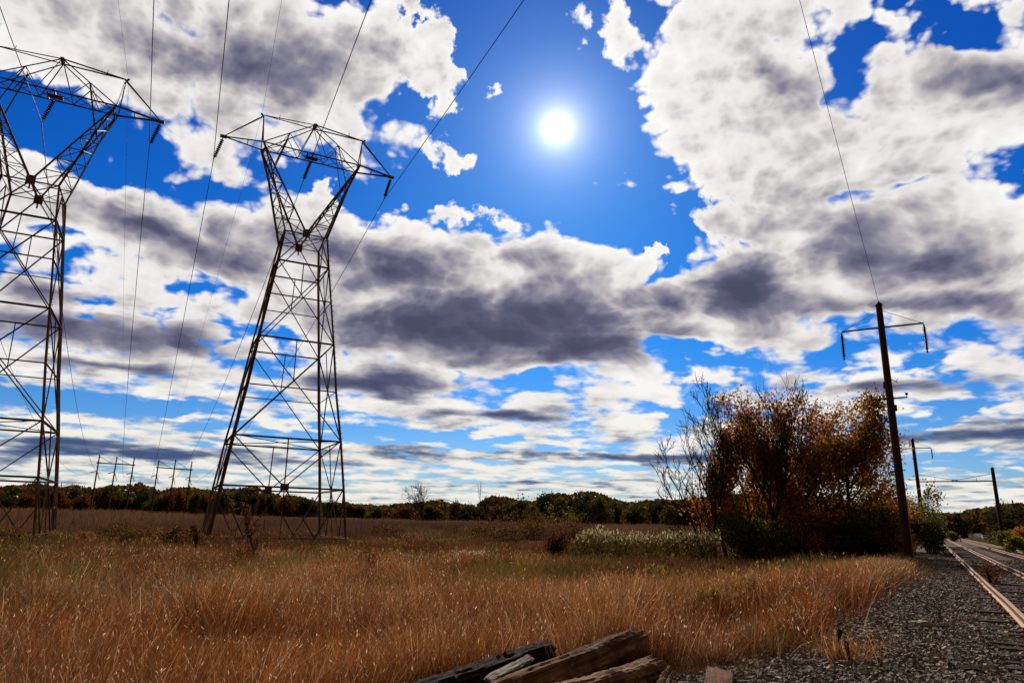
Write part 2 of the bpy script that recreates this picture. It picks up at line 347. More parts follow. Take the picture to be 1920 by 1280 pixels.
def build_ground():
    u = np.linspace(-1, 1, 241); g = np.sinh(u * 6.2) / np.sinh(6.2) * 3200
    X, Y = np.meshgrid(g, g + 20, indexing='ij'); Z = ground_z(X, Y)
    n = len(u); V = np.stack([X, Y, Z], -1).reshape(-1, 3); i, j = np.meshgrid(np.arange(n-1), np.arange(n-1), indexing='ij'); q = (i*n+j).ravel()
    F = np.stack([q, q+n, q+n+1, q+1], 1)
    m, T, b = material('field_soil'); tc = T.n('ShaderNodeTexCoord'); o = tc.outputs['Object']
    n1 = T.noise(o, 0.35, 6, .6); n2 = T.noise(o, 9.0, 5, .65)
    c = T.mix(T.ss(n1, .4, .62), (0.060, 0.030, 0.014, 1), (0.045, 0.040, 0.014, 1))
    c = T.mix(T.ss(n2, .45, .65), c, (0.12, 0.065, 0.03, 1))
    T.link(c, b.inputs['Base Color']); b.inputs['Roughness'].default_value = 1.0; b.inputs['Specular IOR Level'].default_value = 0.1
    bump(T, b, n2, 0.06)
    tag(link('ground', quads_mesh('ground', V, F, smooth=True), m), kind='structure')
    # crushed stone bed of the railway
    av = np.concatenate([np.linspace(-8, 60, 110), np.linspace(61, 420, 120)]); lv = np.linspace(-3.2, 8.9, 98)
    A, L = np.meshgrid(av, lv, indexing='ij'); bend = np.where(A > 250, (A - 250) ** 2 / 2400., 0)
    XX = TD.x * A + TN.x * (L - bend); YY = TD.y * A + TN.y * (L - bend)
    ZZ = 0.0 - 0.06 * sstep(-L, 1.0, 2.2) - 0.25 * sstep(-L, 1.9, 3.2) - 0.4 * sstep(L, 7.6, 8.9) + 0.05 * (fbm(XX, YY, .9) - .5) - 0.03 * (sstep(L, .35, .6) - sstep(L, 3.2, 3.45)) - 0.03 * (sstep(L, 3.95, 4.2) - sstep(L, 6.8, 7.0))
    nl = len(lv); V = np.stack([XX, YY, ZZ], -1).reshape(-1, 3); i, j = np.meshgrid(np.arange(len(av)-1), np.arange(nl-1), indexing='ij'); q = (i*nl+j).ravel()
    F = np.stack([q, q+nl, q+nl+1, q+1], 1)
    m, T, b = material('ballast_bed'); tc = T.n('ShaderNodeTexCoord'); o = tc.outputs['Object']
    vo = T.n('ShaderNodeTexVoronoi'); T.link(o, vo.inputs['Vector']); vo.inputs['Scale'].default_value = 26.0
    n1 = T.noise(o, .5, 4, .6)
    k = T.n('ShaderNodeSeparateColor'); T.link(vo.outputs['Color'], k.inputs[0])
    c = T.ramp(k.outputs[0], [(0, (0.040, 0.026, 0.016)), (.5, (0.10, 0.072, 0.048)), (.85, (0.19, 0.145, 0.105)), (1, (0.32, 0.25, 0.19))])
    c = T.mix(T.ss(n1, .5, .7, 0, .5), c, (0.07, 0.035, 0.02, 1))
    T.link(c, b.inputs['Base Color']); b.inputs['Roughness'].default_value = 0.95; b.inputs['Specular IOR Level'].default_value = .1
    bump(T, b, T.m('MULTIPLY', vo.outputs['Distance'], -1), 0.05)
    tag(link('gravel', quads_mesh('gravel', V, F, smooth=True), m), kind='structure')
    # paved lot on the far side of the line
    M = MB(); P = [tp(190, 12.5), tp(190, 34), tp(249, 34), tp(249, 12.5)]
    M.v = [(p.x, p.y, z) for z in (-.6, -.37) for p in P]; M.f = [[3,2,1,0],[4,5,6,7],[0,1,5,4],[1,2,6,5],[2,3,7,6],[3,0,4,7]]
    tag(M.build('car_park', rough_mat('worn_asphalt', (.10, .09, .085), (.17, .16, .15), .8, .9)), kind='structure')
build_ground()

# ------------------------------------------------------------------ lattice towers
ZL = dict(zip('054321W', [0.0, 3.694, 7.433, 11.50, 15.545, 22.473, 25.35])); WL = dict(zip('054321W', [4.863, 4.458, 4.011, 3.429, 2.969, 2.110, 1.80])); DL = dict(zip('054321W', [4.80, 4.54, 4.10, 3.43, 3.05, 2.22, 1.80]))
LINE = R(-26.223)
def member_sizes(): return 0.19, 0.13, 0.085, 0.06
def tower_parts(root):
    wl, wm, wb, wt = member_sizes()
    lev = '054321W'
    def C(l, su, sv): return Vector((su * WL[l], sv * DL[l], ZL[l]))
    ctr = [(-1, -1), (1, -1), (1, 1), (-1, 1)]
    for su, sv in ctr:                                    # the four main legs, each down to its footing
        M = MB(); foot = C('0', su, sv) + (C('0', su, sv) - C('5', su, sv)) * 0.42
        seq = [foot] + [C(l, su, sv) for l in lev]
        for p, q in zip(seq, seq[1:]): M.angle(p, q, wl if p.z < 12 else wl * .85, .03, hint=(su, sv, 0))
        M.box((foot.x, foot.y, foot.z - .1), (.7, .7, .7))
        if (su, sv) == (1, -1):                           # climbing pegs up one leg
            for p, q in zip(seq[1:], seq[2:]):
                n = int((q - p).length / .45)
                for k in range(n):
                    c = p + (q - p) * (k + .5) / n; M.bar(c, c + Vector((.20, -.02, 0)), .03, .03)
        M.build('leg', STEEL, root)
    faces = [((-1, -1), (1, -1)), ((1, -1), (1, 1)), ((1, 1), (-1, 1)), ((-1, 1), (-1, -1))]
    zb = (ZL['1'] + ZL['2']) / 2 + .3
    for (a, b) in faces:
        M = MB(); H = lambda l, t: C(l, *a).lerp(C(l, *b), t); hint = (a[0] + b[0], a[1] + b[1], 0)
        def mid(z, s):
            lo, hi = ('2', '1'); t = (z - ZL[lo]) / (ZL[hi] - ZL[lo]); return C(lo, *s).lerp(C(hi, *s), t)
        for l in '054321W': M.angle(H(l, 0), H(l, 1), wm if l in '5421' else wb, hint=hint)
        M.angle(mid(zb, a), mid(zb, b), wb, hint=hint)
        # foot panel
        for t, s in ((0, .24), (1, .76)): M.angle(H('5', t), H('0', s), wb, hint=hint)
        for t in (.24, .76): M.angle(H('5', .5), H('0', t), wb, hint=hint)
        M.angle(H('5', .5), H('0', .5), wt, hint=hint)
        for t, s in ((0, .24), (1, .76)): M.angle(H('0', t) .lerp(H('5', t), .5), H('5', t).lerp(H('0', s), .52), wt, hint=hint)
        # second panel: a V onto the plate, a post in the middle
        for t in (0, 1): M.angle(H('4', t), H('5', .5), wb, hint=hint)
        M.angle(H('4', .5), H('5', .5), wb, hint=hint)
        pl = H('5', .5); ax = (H('5', 1) - H('5', 0)).normalized(); ny = Vector(hint).normalized()
        Mx = Matrix((ax, ny, Vector((0, 0, 1)))).transposed()
        M.box(pl + ny * .02, (.62, .03, .52), Mx)
        # two tall crossed panels
        for lo, hi, zz in (('4', '2', '3'), ('2', '1', None)):
            M.angle(H(lo, 0), H(hi, 1), wb, hint=hint); M.angle(H(lo, 1), H(hi, 0), wb, hint=hint)
            s = (H(lo, 1) - H(lo, 0)).length / ((H(lo, 1) - H(lo, 0)).length + (H(hi, 1) - H(hi, 0)).length)
            cr = H(lo, 0).lerp(H(hi, 1), s); M.angle(H(hi, .5), cr, wt * 1.2, hint=hint)
        for s in (0, 1): M.angle(H('1', s), H('W', .5), wb, hint=hint)
        M.build('face_bracing', STEEL, root)
    for l in '4W':                                        # flat cross bracing inside the body
        M = MB().angle(C(l, -1, -1), C(l, 1, 1), wt); M.angle(C(l, 1, -1), C(l, -1, 1), wt); M.build('plan_bracing', STEEL, root)
    # the Y: two raking arms
    ZB = 33.66; bu, bv = 4.357, .788
    def inner(t, sv): return Vector((0, sv * 1.85, 25.35)).lerp(Vector((bu, sv * bv, ZB)), t)
    for s in (-1, 1):
        M = MB(); nz = lambda p: Vector((p.x * s, p.y, p.z))
        K = {}
        for sv in (-1, 1):
            o0 = Vector((WL['W'], sv * DL['W'], 25.35)); o1 = Vector((3.35, sv * 1.12, 30.9)); o2 = Vector((bu, sv * bv, ZB))
            def outer(t, o0=o0, o1=o1, o2=o2): return o0.lerp(o1, t / .67) if t < .67 else o1.lerp(o2, (t - .67) / .33)
            M.angle(nz(o0), nz(o1), wm * 1.15); M.angle(nz(o1), nz(o2), wm * 1.15); M.angle(nz(inner(0, sv)), nz(inner(1, sv)), wm * 1.1)
            ts = [0, .14, .28, .42, .55, .67, .82]
            for i, t in enumerate(ts):
                if i: M.angle(nz(outer(t)), nz(inner(t, sv)), wt)
                if i + 1 < len(ts): M.angle(nz(outer(t)), nz(inner(ts[i+1], sv)), wt) if i % 2 else M.angle(nz(inner(t, sv)), nz(outer(ts[i+1])), wt)
            K[sv] = outer
        ts = [0, .14, .28, .42, .55, .67, .82, .95]
        for i, t in enumerate(ts):
            if i: M.angle(nz(K[-1](t)), nz(K[1](t)), wt); M.angle(nz(inner(t, -1)), nz(inner(t, 1)), wt)
            if i + 1 < len(ts): M.angle(nz(K[-1](t)), nz(K[1](ts[i+1])), wt) if i % 2 else M.angle(nz(inner(t, -1)), nz(inner(ts[i+1], 1)), wt)
        M.build('raking_arm', STEEL, root)
    for sv in (-1, 1):
        M = MB().box((0, sv * 1.88, 25.4), (.62, .03, .75)); M.box((0, sv * 1.885, 24.9), (.12, .03, .5)); M.build('gusset_plate', STEEL, root)
    # the bridge: two bottom chords, a gable roof, lacing
    M = MB(); TC = lambda sv: Vector((0, sv * .38, 36.86))
    for sv in (-1, 1):
        L, Rr = Vector((-bu, sv*bv, ZB)), Vector((bu, sv*bv, ZB))
        M.angle(L, Rr, wm); M.angle(L, TC(sv), wb * 1.1); M.angle(TC(sv), Rr, wb * 1.1)
        for s in (-1, 1):
            E_ = Vector((s*bu, sv*bv, ZB)); g = E_.lerp(TC(sv), .5)
            M.angle(g, Vector((s*3.0, sv*bv, ZB)), wt); M.angle(g, Vector((s*1.15, sv*bv, ZB)), wt); M.angle(TC(sv), Vector((s*1.15, sv*bv, ZB)), wt)
            q = inner(.74 if s < 0 else .72, sv); M.angle(g, Vector((s*q.x, q.y, q.z)), wb)
            M.angle(g, E_.lerp(TC(-sv), .5) if sv < 0 else g + Vector((0, -.5, 0)), wt)
        for k in range(6):
            u0 = -bu + (2*bu) * k / 6; u1 = u0 + 2*bu / 6
            M.angle(Vector((u0, sv*bv, ZB)), Vector((u1, -sv*bv, ZB)), wt)
    M.angle(TC(-1), TC(1), wb)
    for sv in (-1, 1): M.angle(Vector((-.5, sv*bv, ZB)), Vector((-.5, sv*bv*.2, ZB - .1)), wb)
    M.box((0, 0, ZB - .06), (1.1, .5, .10)); M.box((0, -.3, ZB + .05), (.12, 1.2, .12)); M.box((0, .0, 36.9), (.3, .9, .16))
    M.build('bridge', STEEL, root)
    for s in (-1, 1):
        M = MB(); pk = Vector((s*4.54, 0, 36.71))
        for sv in (-1, 1): M.angle(pk, Vector((s*bu, sv*bv, ZB)), wb); M.angle(pk, TC(sv), wb)
        for t in (.3,): 
            a_, b_ = pk.lerp(TC(-1), t), pk.lerp(TC(1), t); M.angle(a_, b_, wt); M.bar(a_, a_ + Vector((0, 0, .35)), .05, .05)
        M.bar(pk + Vector((0, 0, -.1)), pk + Vector((s*.25, 0, .12)), .12, .12)
        M.build('earth_wire_peak', STEEL, root)
        M = MB(); tip = Vector((s*7.583, 0, ZB))
        for sv in (-1, 1):
            M.angle(tip, Vector((s*bu, sv*bv, ZB)), wm * .95); M.angle(tip, pk + Vector((0, sv*.12, -.1)), wb * .85)
        M.angle(Vector((s*5.6, -.48, ZB)), Vector((s*5.6, .48, ZB)), wt); M.box(tip, (.55, .26, .2))
        M.build('cross_arm', STEEL, root)
    for u, z in ((-7.583, ZB), (0, ZB - .1), (7.583, ZB)):
        p0 = Vector((u, 0, z - .1)); p1 = Vector((u - .52, 0, z - 2.4)); insulator(p0, p1, .17, 10, root, PORC)
def insulator(p0, p1, r, n, parent, mat, name='insulator_string'):
    M = MB(); pts = [p0]; rad = [.03]
    L = (p1 - p0)
    for k in range(n):
        t0 = .10 + .80 * k / n; st = .80 / n
        for dt, rr in ((0, .045), (.25, .06), (.42, r), (.55, r * .92), (.6, .05)):
            pts.append(p0 + L * (t0 + dt * st)); rad.append(rr)
    pts.append(p0 + L * .93); rad.append(.03); pts.append(p1); rad.append(.05)
    M.tube(pts, rad, 10); return M.build(name, mat, parent)

AZA, AZB = R(-37.5643), R(-18.3995)
locA = Vector((60.73 * math.sin(AZA), 60.73 * math.cos(AZA), 0)); locB = Vector((60 * math.sin(AZB), 60 * math.cos(AZB), 0))
towerB = empty('lattice_tower', locB, -LINE); tower_parts(towerB)
tag(towerB, 'whole rust brown lattice power tower with a Y head, standing in the field', 'power tower', 'lattice towers')
towerA = copy_tree(towerB); towerA.location = locA
tag(towerA, 'rust brown lattice power tower cut off by the left edge of the photo', 'power tower', 'lattice towers')
bpy.context.view_layer.update()
def tl(loc, u, v, z):
    ex = Vector((math.cos(-LINE), math.sin(-LINE), 0)); ey = Vector((-math.sin(-LINE), math.cos(-LINE), 0)); return loc + ex*u + ey*v + Vector((0, 0, z))

# three pole frames far down the same lines
def h_frame(pxs, tops, bars, dist, label):
    P = [at(x, y, dist) for x, y in zip(pxs, tops)]
    g = [float(ground_z(p.x, p.y)) for p in P]
    root = empty('pole_frame', (P[1].x, P[1].y, g[1])); o = root.location
    ends = []
    bz = [at(x, y, dist).z for x, y in zip(pxs, bars)]
    for p, gz in zip(P, g): MB().tube([Vector((p.x, p.y, gz - .2)) - o, p - o], [.30, .20], 8).build('pole', CREO, root)
    a = Vector((P[0].x, P[0].y, bz[0])); b = Vector((P[2].x, P[2].y, bz[2])); d = (b - a).normalized()
    MB().bar(a - d * .6 - o, b + d * .6 - o, .25, .38).build('cross_beam', CREO, root)
    for i in (0, 1):
        q = Vector((P[i+1].x, P[i+1].y, bz[i+1])) - d * .9; MB().tube([P[i] - Vector((0, 0, .4)) - o, q - o], .07, 5).build('brace', CREO, root)
    back = Vector((math.sin(LINE), math.cos(LINE), 0))
    for i in range(3):
        c = Vector((P[i].x, P[i].y, bz[i] - 2.7)); e = c - back * 6.0 - d * 1.6 + Vector((0, 0, -1.0)); insulator(c - o, e - o, .16, 10, root, GLINT_RIM)  # strings on the tower side: their glint is painted in as paler colour
        f = c + back * 3.5 + d * 1.0 + Vector((0, 0, -3.0)); insulator(c - o, f - o, .15, 10, root, PORC); ends.append(e)
    tag(root, label, 'utility pole', 'three pole frames'); return ends
endA = h_frame((187, 219.5, 252), (853, 856, 858), (867.5, 869.5, 871.5), 275, 'three brown poles joined by a beam above the tree line, nearer the left tower')
endB = h_frame((298, 329.5, 360), (862, 861, 865), (876, 878, 880.5), 280, 'three brown poles under one beam, just left of the whole tower')
for (pxs, ty, by, lab) in (((116, 135.5), (904, 906), (913, 914), 'tiny two pole frame on the skyline just right of the left tower'), ((49, 71), (904, 906), (912, 912.5), 'tiny two pole frame on the skyline seen through the left tower'), ((18, 27), (921, 919), (925, 925), 'tiniest pole pair on the skyline by the left edge')):
    P = [at(x, y, 620) for x, y in zip(pxs, ty)]; B = [at(x, y, 620) for x, y in zip(pxs, by)]; root = empty('far_pole_frame', (P[0].x, P[0].y, -.9)); o = root.location; d = (B[1] - B[0]); d.z = 0; d.normalize()
    for p in P: MB().tube([Vector((p.x, p.y, -1)) - o, p - o], [.4, .28], 6).build('pole', CREO, root)
    a, b = B[0] - d * 5 - o, B[1] + d * 5 - o; MB().bar(a, b, .3, .4).build('cross_beam', CREO, root)
    for p, q in ((P[0], a), (P[0], b), (P[1], b), (P[1], a)): MB().tube([p - o, q], .09, 4).build('brace', CREO, root)
    for q in (a, b): MB().tube([q, q - Vector((0, 0, 2.6))], .16, 6).build('insulator_string', PORC, root)
    tag(root, lab, 'utility pole', 'far skyline pole frames')

# ------------------------------------------------------------------ wires
def wire(points, r, label, name='power_line'):
    o = MB().tube(points, r, 5).build(name, WIRE, smooth=True); tag(o, label, 'cable', 'overhead wires'); return o
def near_pts(p0, az, m, L=230, k=3.6e-4):
    out = []
    for i in range(41):
        s = L * (i / 40); out.append(Vector((p0.x - math.sin(az) * s, p0.y - math.cos(az) * s, p0.z + m * s + k * s * s)))
    return out[::-1]
def span(p0, p1, sag, n=36):
    return [p0.lerp(p1, i/n) - Vector((0, 0, 4*sag*(i/n)*(1-i/n))) for i in range(1, n+1)]
zc = 33.66 - 2.5
A_ = lambda u, z=zc: tl(locA, u, 0, z)
B_ = lambda u, z=zc: tl(locB, u, 0, z)
for (p, az, m, far, sag, r, lab) in (
    (A_(7.06), -27.6, 0.0, endA[2], 9.0, .030, 'dark cable hanging from the right arm of the left tower'),
    (A_(-.52), -24.5, 0.0, endA[1], 9.0, .030, 'dark cable hanging from the middle of the left tower'),
    (A_(-8.10), -26.0, 0.0, endA[0], 9.0, .030, 'dark cable passing the left tower beyond the left edge'),
    (B_(-8.10), -25.0, -0.02, endB[0], 9.0, .030, 'dark cable hanging from the left arm of the whole tower'),
    (B_(-.52), -25.5, 0.03, endB[1], 9.0, .030, 'dark cable hanging from the middle of the whole tower'),
    (B_(7.06), -28.0, 0.06, endB[2], 9.0, .030, 'dark cable hanging from the right arm of the whole tower'),
    (A_(4.7, 36.8), -24.5, 0.0, at(240, 856, 275), 6.0, .011, 'hair thin earth wire from the right peak of the left tower'),
    (B_(-4.7, 36.8), -24.0, 0.0, at(300, 860, 280), 6.0, .011, 'hair thin earth wire from the left peak of the whole tower')):
    wire(near_pts(p, R(az), m) + span(p, far, sag), r, lab)

# ------------------------------------------------------------------ catenary poles beside the railway
P1A, P1L = 38.5, -1.05
def steel_pole(root, o, a, l, top, r0, r1):
    M = MB(); M.tube([tp(a, l, -.3) - o, tp(a, l, top) - o], [r0, r1], 14); t = tp(a, l, top) - o
    M.tube([t, t + Vector((0, 0, .05)), t + Vector((0, 0, .12)), t + Vector((0, 0, .22))], [r1 * 1.25, r1 * 1.25, r1 * .8, .03], 10)
    return M.build('pole', POLE, root, smooth=False)
o = tp(P1A, P1L, 0); root = empty('catenary_pole', o)
steel_pole(root, o, P1A, P1L, 12.75, .21, .15)
MB().tube([tp(P1A, P1L - 1.85, 11.56) - o, tp(P1A, P1L + 1.87, 11.56) - o], .045, 8).build('cross_arm', POLE, root)
for s in (-1, 1):
    MB().tube([tp(P1A, P1L, 12.5) - o, tp(P1A, P1L + s * 1.75, 11.6) - o], .014, 5).build('stay_rod', POLE, root)
    e = tp(P1A, P1L + s * 1.86, 11.5) - o; insulator(e, e - Vector((0, 0, 1.45)), .095, 12, root, PORC)
M = MB().tube([tp(P1A, P1L - .84, 7.86) - o, tp(P1A, P1L + .76, 7.90) - o], .035, 6)
for s, q in ((-.82, 1), (.74, 1)): M.tube([tp(P1A, P1L + s, 7.87) - o, tp(P1A, P1L + s, 8.0) - o, tp(P1A, P1L + s, 8.02) - o, tp(P1A, P1L + s, 8.12) - o], [.02, .02, .07, .06], 8)
M.build('lower_cross_arm', POLE, root)
M = MB().tube([tp(P1A, P1L + .1, 8.9) - o, tp(P1A, P1L + .42, 8.65) - o], .018, 5); M.tube([tp(P1A, P1L + .34, 8.72) - o, tp(P1A, P1L + .46, 8.86) - o], .014, 5); M.build('bracket', POLE, root)
M = MB().tube([tp(P1A, P1L - .17, 8.75) - o, tp(P1A, P1L - .19, 8.4) - o], .05, 6); M.tube([tp(P1A, P1L - .2, 8.4) - o, tp(P1A, P1L - .42, 6.9) - o, tp(P1A, P1L - .62, 5.9) - o], .012, 5); M.build('guy_wire', POLE, root)
MB().box(tp(P1A, P1L + .19, 7.4) - o, (.10, .12, .3)).build('junction_box', POLE, root)
tag(root, 'tall dark steel pole with two crossarms and hanging insulators at the trackside, nearest the camera', 'railway pole', 'railway poles')
wire(near_pts(tp(P1A, P1L, 13.0), R(33.0), .24, 60), .010, 'thin wire running up from the nearest trackside pole to the top edge')
o = tp(94, -.75, 0); root = empty('catenary_portal', o)
steel_pole(root, o, 94, -.75, 12.0, .24, .17); steel_pole(root, o, 94, 6.62, 8.5, .22, .17)
MB().tube([tp(94, -2.4, 11.0) - o, tp(94, 1.05, 11.0) - o], .045, 6).build('cross_arm', POLE, root)
for s in (-2.4, 1.05):
    MB().tube([tp(94, -.75, 11.9) - o, tp(94, s * .95, 11.02) - o], .016, 4).build('stay_rod', POLE, root)
    insulator(tp(94, s, 10.95) - o, tp(94, s, 9.7) - o, .09, 10, root, PORC)
MB().bar(tp(94, -.7, 7.15) - o, tp(94, 6.62, 7.15) - o, .12, .12).build('portal_beam', POLE, root)
for p, q in (((-.65, 8.0), (3.2, 7.22)), ((6.58, 7.95), (2.6, 7.22))): MB().tube([tp(94, p[0], p[1]) - o, tp(94, q[0], q[1]) - o], .03, 5).build('suspension_rod', POLE, root)
for l, z in ((1.0, 7.6), (5.0, 7.6)): MB().tube([tp(94, l, 7.15) - o, tp(94, l, z) - o], .02, 4).build('hanger', POLE, root)
M = MB().tube([tp(94, -1.65, 7.38) - o, tp(94, .15, 7.38) - o], .04, 6)
for s in (-1.6, -.2, .1): M.tube([tp(94, s, 7.4) - o, tp(94, s, 7.55) - o], .05, 6)
M.build('lower_cross_arm', POLE, root)
tag(root, 'two dark poles joined by a thin beam spanning the railway tracks', 'railway portal', 'railway poles')
# small utility poles far on the right
for (px, ty, by, dist, arms, lab) in ((1898, 937, 1003, 150, (944, 955), 'brown wooden utility pole with two crossarms by the right edge'), (1875.5, 943, 1003, 165, (), 'bare brown pole rising from trees just right of the portal'),
    (1853, 955, 1003, 190, (962,), 'small utility pole among trees beside the portal right post'), (1832, 962, 1003, 230, (967,), 'smaller utility pole above the parked cars'), (1814, 964, 1003, 260, (968,), 'smallest utility pole left of the parked cars')):
    t = at(px, ty, dist); g = float(ground_z(t.x, t.y)); root = empty('utility_pole', (t.x, t.y, g)); o = root.location
    MB().tube([Vector((t.x, t.y, g - .2)) - o, t - o], [.17, .12], 7).build('pole', CREO, root)
    for ay in arms:
        c = at(px, ay, dist) - o; d = Vector((.87, -.5, 0)); w = 1.25; M = MB().bar(c - d * w, c + d * w, .12, .12)
        for k in (-1, -.5, .5, 1): M.tube([c + d * w * k * .95, c + d * w * k * .95 + Vector((0, 0, .28))], .05, 5)
        M.build('cross_arm', CREO, root)
    tag(root, lab, 'utility pole', 'utility poles beyond the car park')

# ------------------------------------------------------------------ railway track
RUST = rough_mat('rusty_rail_side', (.11, .045, .022), (.19, .08, .04), 5, .8, .2)
def rail_mat():
    m, T, b = material('rail_steel'); g = T.n('ShaderNodeNewGeometry'); s = T.n('ShaderNodeSeparateXYZ'); T.link(g.outputs['Normal'], s.inputs[0])
    tc = T.n('ShaderNodeTexCoord'); n = T.noise(tc.outputs['Object'], 4, 5, .6)
    side = T.mix(n, (.12, .045, .022, 1), (.24, .11, .055, 1)); top = T.mix(n, (.30, .135, .045, 1), (.46, .24, .09, 1))
    f = T.ss(s.outputs[2], .8, .95); T.link(T.mix(f, side, top), b.inputs['Base Color']); b.inputs['Roughness'].default_value = .48
    T.link(T.m('MULTIPLY', f, .3), b.inputs['Metallic']); return m
RAIL = rail_mat()
def rail(l, label):
    prof = [(-.07, .0), (.07, .0), (.07, .02), (.012, .035), (.012, .115), (.036, .125), (.036, .155), (.028, .165), (-.028, .165), (-.036, .155), (-.036, .125), (-.012, .115), (-.012, .035), (-.07, .02)]
    av = list(np.arange(-6, 60, 1.0)) + list(np.arange(60, 420, 5.0)); V = []; n = len(prof)
    for a in av:
        w = .006 * math.sin(a * .7 + l); 
        for x, z in prof: V.append(tuple(tp(a, l + x + w, z + .012 + .008 * math.sin(a * .31 + l * 2))))
    F = [[i*n + j, i*n + (j+1) % n, (i+1)*n + (j+1) % n, (i+1)*n + j] for i in range(len(av)-1) for j in range(n)]
    me = bpy.data.meshes.new('rail'); me.from_pydata(V, [], F); o = link('rail', me, RAIL); bm = bmesh.new(); bm.from_mesh(me); bmesh.ops.recalc_face_normals(bm, faces=bm.faces); bm.to_mesh(me); bm.free()
    tag(o, label, 'rail', 'rails')
L1, R1, L2, R2 = 1.17, 2.605, 4.75, 6.185
rail(L1, 'rusty shiny topped steel rail nearest the camera'); rail(R1, 'rusty steel rail second from the camera, far rail of the near track')
rail(L2, 'rusty steel rail third from the camera, near rail of the far track'); rail(R2, 'rusty steel rail farthest from the camera by the car park side')
def worn_box(L, W, H, seed, amp, nx=26, ny=5, nz=4, round_end=0.0):
    """a box of old timber: rounded arrises, splits along the grain, ragged ends"""
    rs = np.random.RandomState(seed); bm = bmesh.new(); bmesh.ops.create_cube(bm, size=1.0)
    bmesh.ops.subdivide_edges(bm, edges=[e for e in bm.edges if abs((e.verts[0].co - e.verts[1].co).x) > .5], cuts=nx, use_grid_fill=True)
    bmesh.ops.subdivide_edges(bm, edges=[e for e in bm.edges if abs((e.verts[0].co - e.verts[1].co).y) > .5], cuts=ny, use_grid_fill=True)
    bmesh.ops.subdivide_edges(bm, edges=[e for e in bm.edges if abs((e.verts[0].co - e.verts[1].co).z) > .5], cuts=nz, use_grid_fill=True)
    groove = rs.rand(64) * amp
    for v in bm.verts:
        x, y, z = v.co * 2
        k = 1 - .10 * (abs(y) ** 6 * abs(z) ** 6)
        e = max(0, abs(x) - (1 - .25 * round_end)) / .25 if round_end else 0
        y2 = y * k * (1 - .35 * e * (z > 0)); z2 = z * k * (1 - .5 * e * (y != 0))
        gi = int((math.atan2(z, y) / math.pi + 1) * 14) % 64
        nz_ = (vnoise(np.float64(x * 3 + seed), np.float64(gi * 1.7)) - .5) * amp * 2 + (rs.rand() - .5) * amp * .6
        edge = groove[gi] if max(abs(y), abs(z)) > .98 else 0
        xx = x * L / 2 + (abs(x) > .98) * (rs.rand() - .5) * amp * 5
        s = 1 - (edge + nz_) / max(W, H) * 2
        v.co = Vector((xx, y2 * W / 2 * s + .02 * math.sin(x * 2 + seed), z2 * H / 2 * s + .015 * math.sin(x * 3 + seed * 2)))
    me = bpy.data.meshes.new('timber'); bm.to_mesh(me); bm.free(); return me
def wood_mat(name, dark, mid, light, patch=0.0):
    m, T, b = material(name); tc = T.n('ShaderNodeTexCoord'); v = tc.outputs['Object']
    g = T.noise(T.vm('MULTIPLY', v, (1.2, 22, 22)), 1.6, 6, .65, dist=.4); n = T.noise(v, 3.2, 5, .6)
    c = T.ramp(g, [(.3, dark), (.5, mid), (.7, light)]); c = T.mix(T.ss(n, .45, .62, 0, .55), c, (*dark, 1))
    if patch: c = T.mix(T.ss(T.noise(v, 2.6, 6, .7), .64 - patch * .1, .70 - patch * .1), c, (.22, .185, .16, 1))
    T.link(c, b.inputs['Base Color']); b.inputs['Roughness'].default_value = .9; b.inputs['Specular IOR Level'].default_value = .08; bump(T, b, T.m('ADD', T.m('MULTIPLY', g, 1.0), T.m('MULTIPLY', n, .5)), .03); return m
TIEW = wood_mat('sleeper_wood', (.022, .014, .011), (.06, .038, .028), (.13, .085, .06))
tie_me = [worn_box(2.6, .22, .18, s, .012, 10, 2, 2) for s in (1, 2, 3)]
for me in tie_me: me.materials.append(TIEW)
plate_me = None
M = MB().box((0, 0, 0), (.34, .18, .02)); 
for sx in (-.13, .13): M.box((sx, .05, .02), (.03, .03, .04)); M.box((sx, -.05, .02), (.03, .03, .04))
plate_me = bpy.data.meshes.new('tie_plate'); plate_me.from_pydata(M.v, [], M.f); plate_me.materials.append(RUST)
rg = random.Random(4)
def sleepers(l, a0, n, label, group, plates):
    for i in range(n):
        a = a0 + i * .56 + rg.uniform(-.04, .04); c = (l[0] + l[1]) / 2
        t = link('sleeper', tie_me[i % 3]); t.location = tp(a, c + rg.uniform(-.06, .06), -.066 + rg.uniform(-.014, .014)); t.rotation_euler = (rg.uniform(-.01, .01), rg.uniform(-.004, .004), math.atan2(TN.y, TN.x) + rg.uniform(-.02, .02))
        tag(t, label, 'railway sleeper', group)
        if i < plates:
            for s in (-1, 1):
                p = link('tie_plate', plate_me, None, t); p.location = (s * .718, 0, .085)
sleepers((L1, R1), 6.4, 150, 'weathered wooden sleeper under the rails of the near track', 'sleepers of the near track', 40)
sleepers((L2, R2), 40, 100, 'weathered wooden sleeper under the rails of the far track', 'sleepers of the far track', 0)

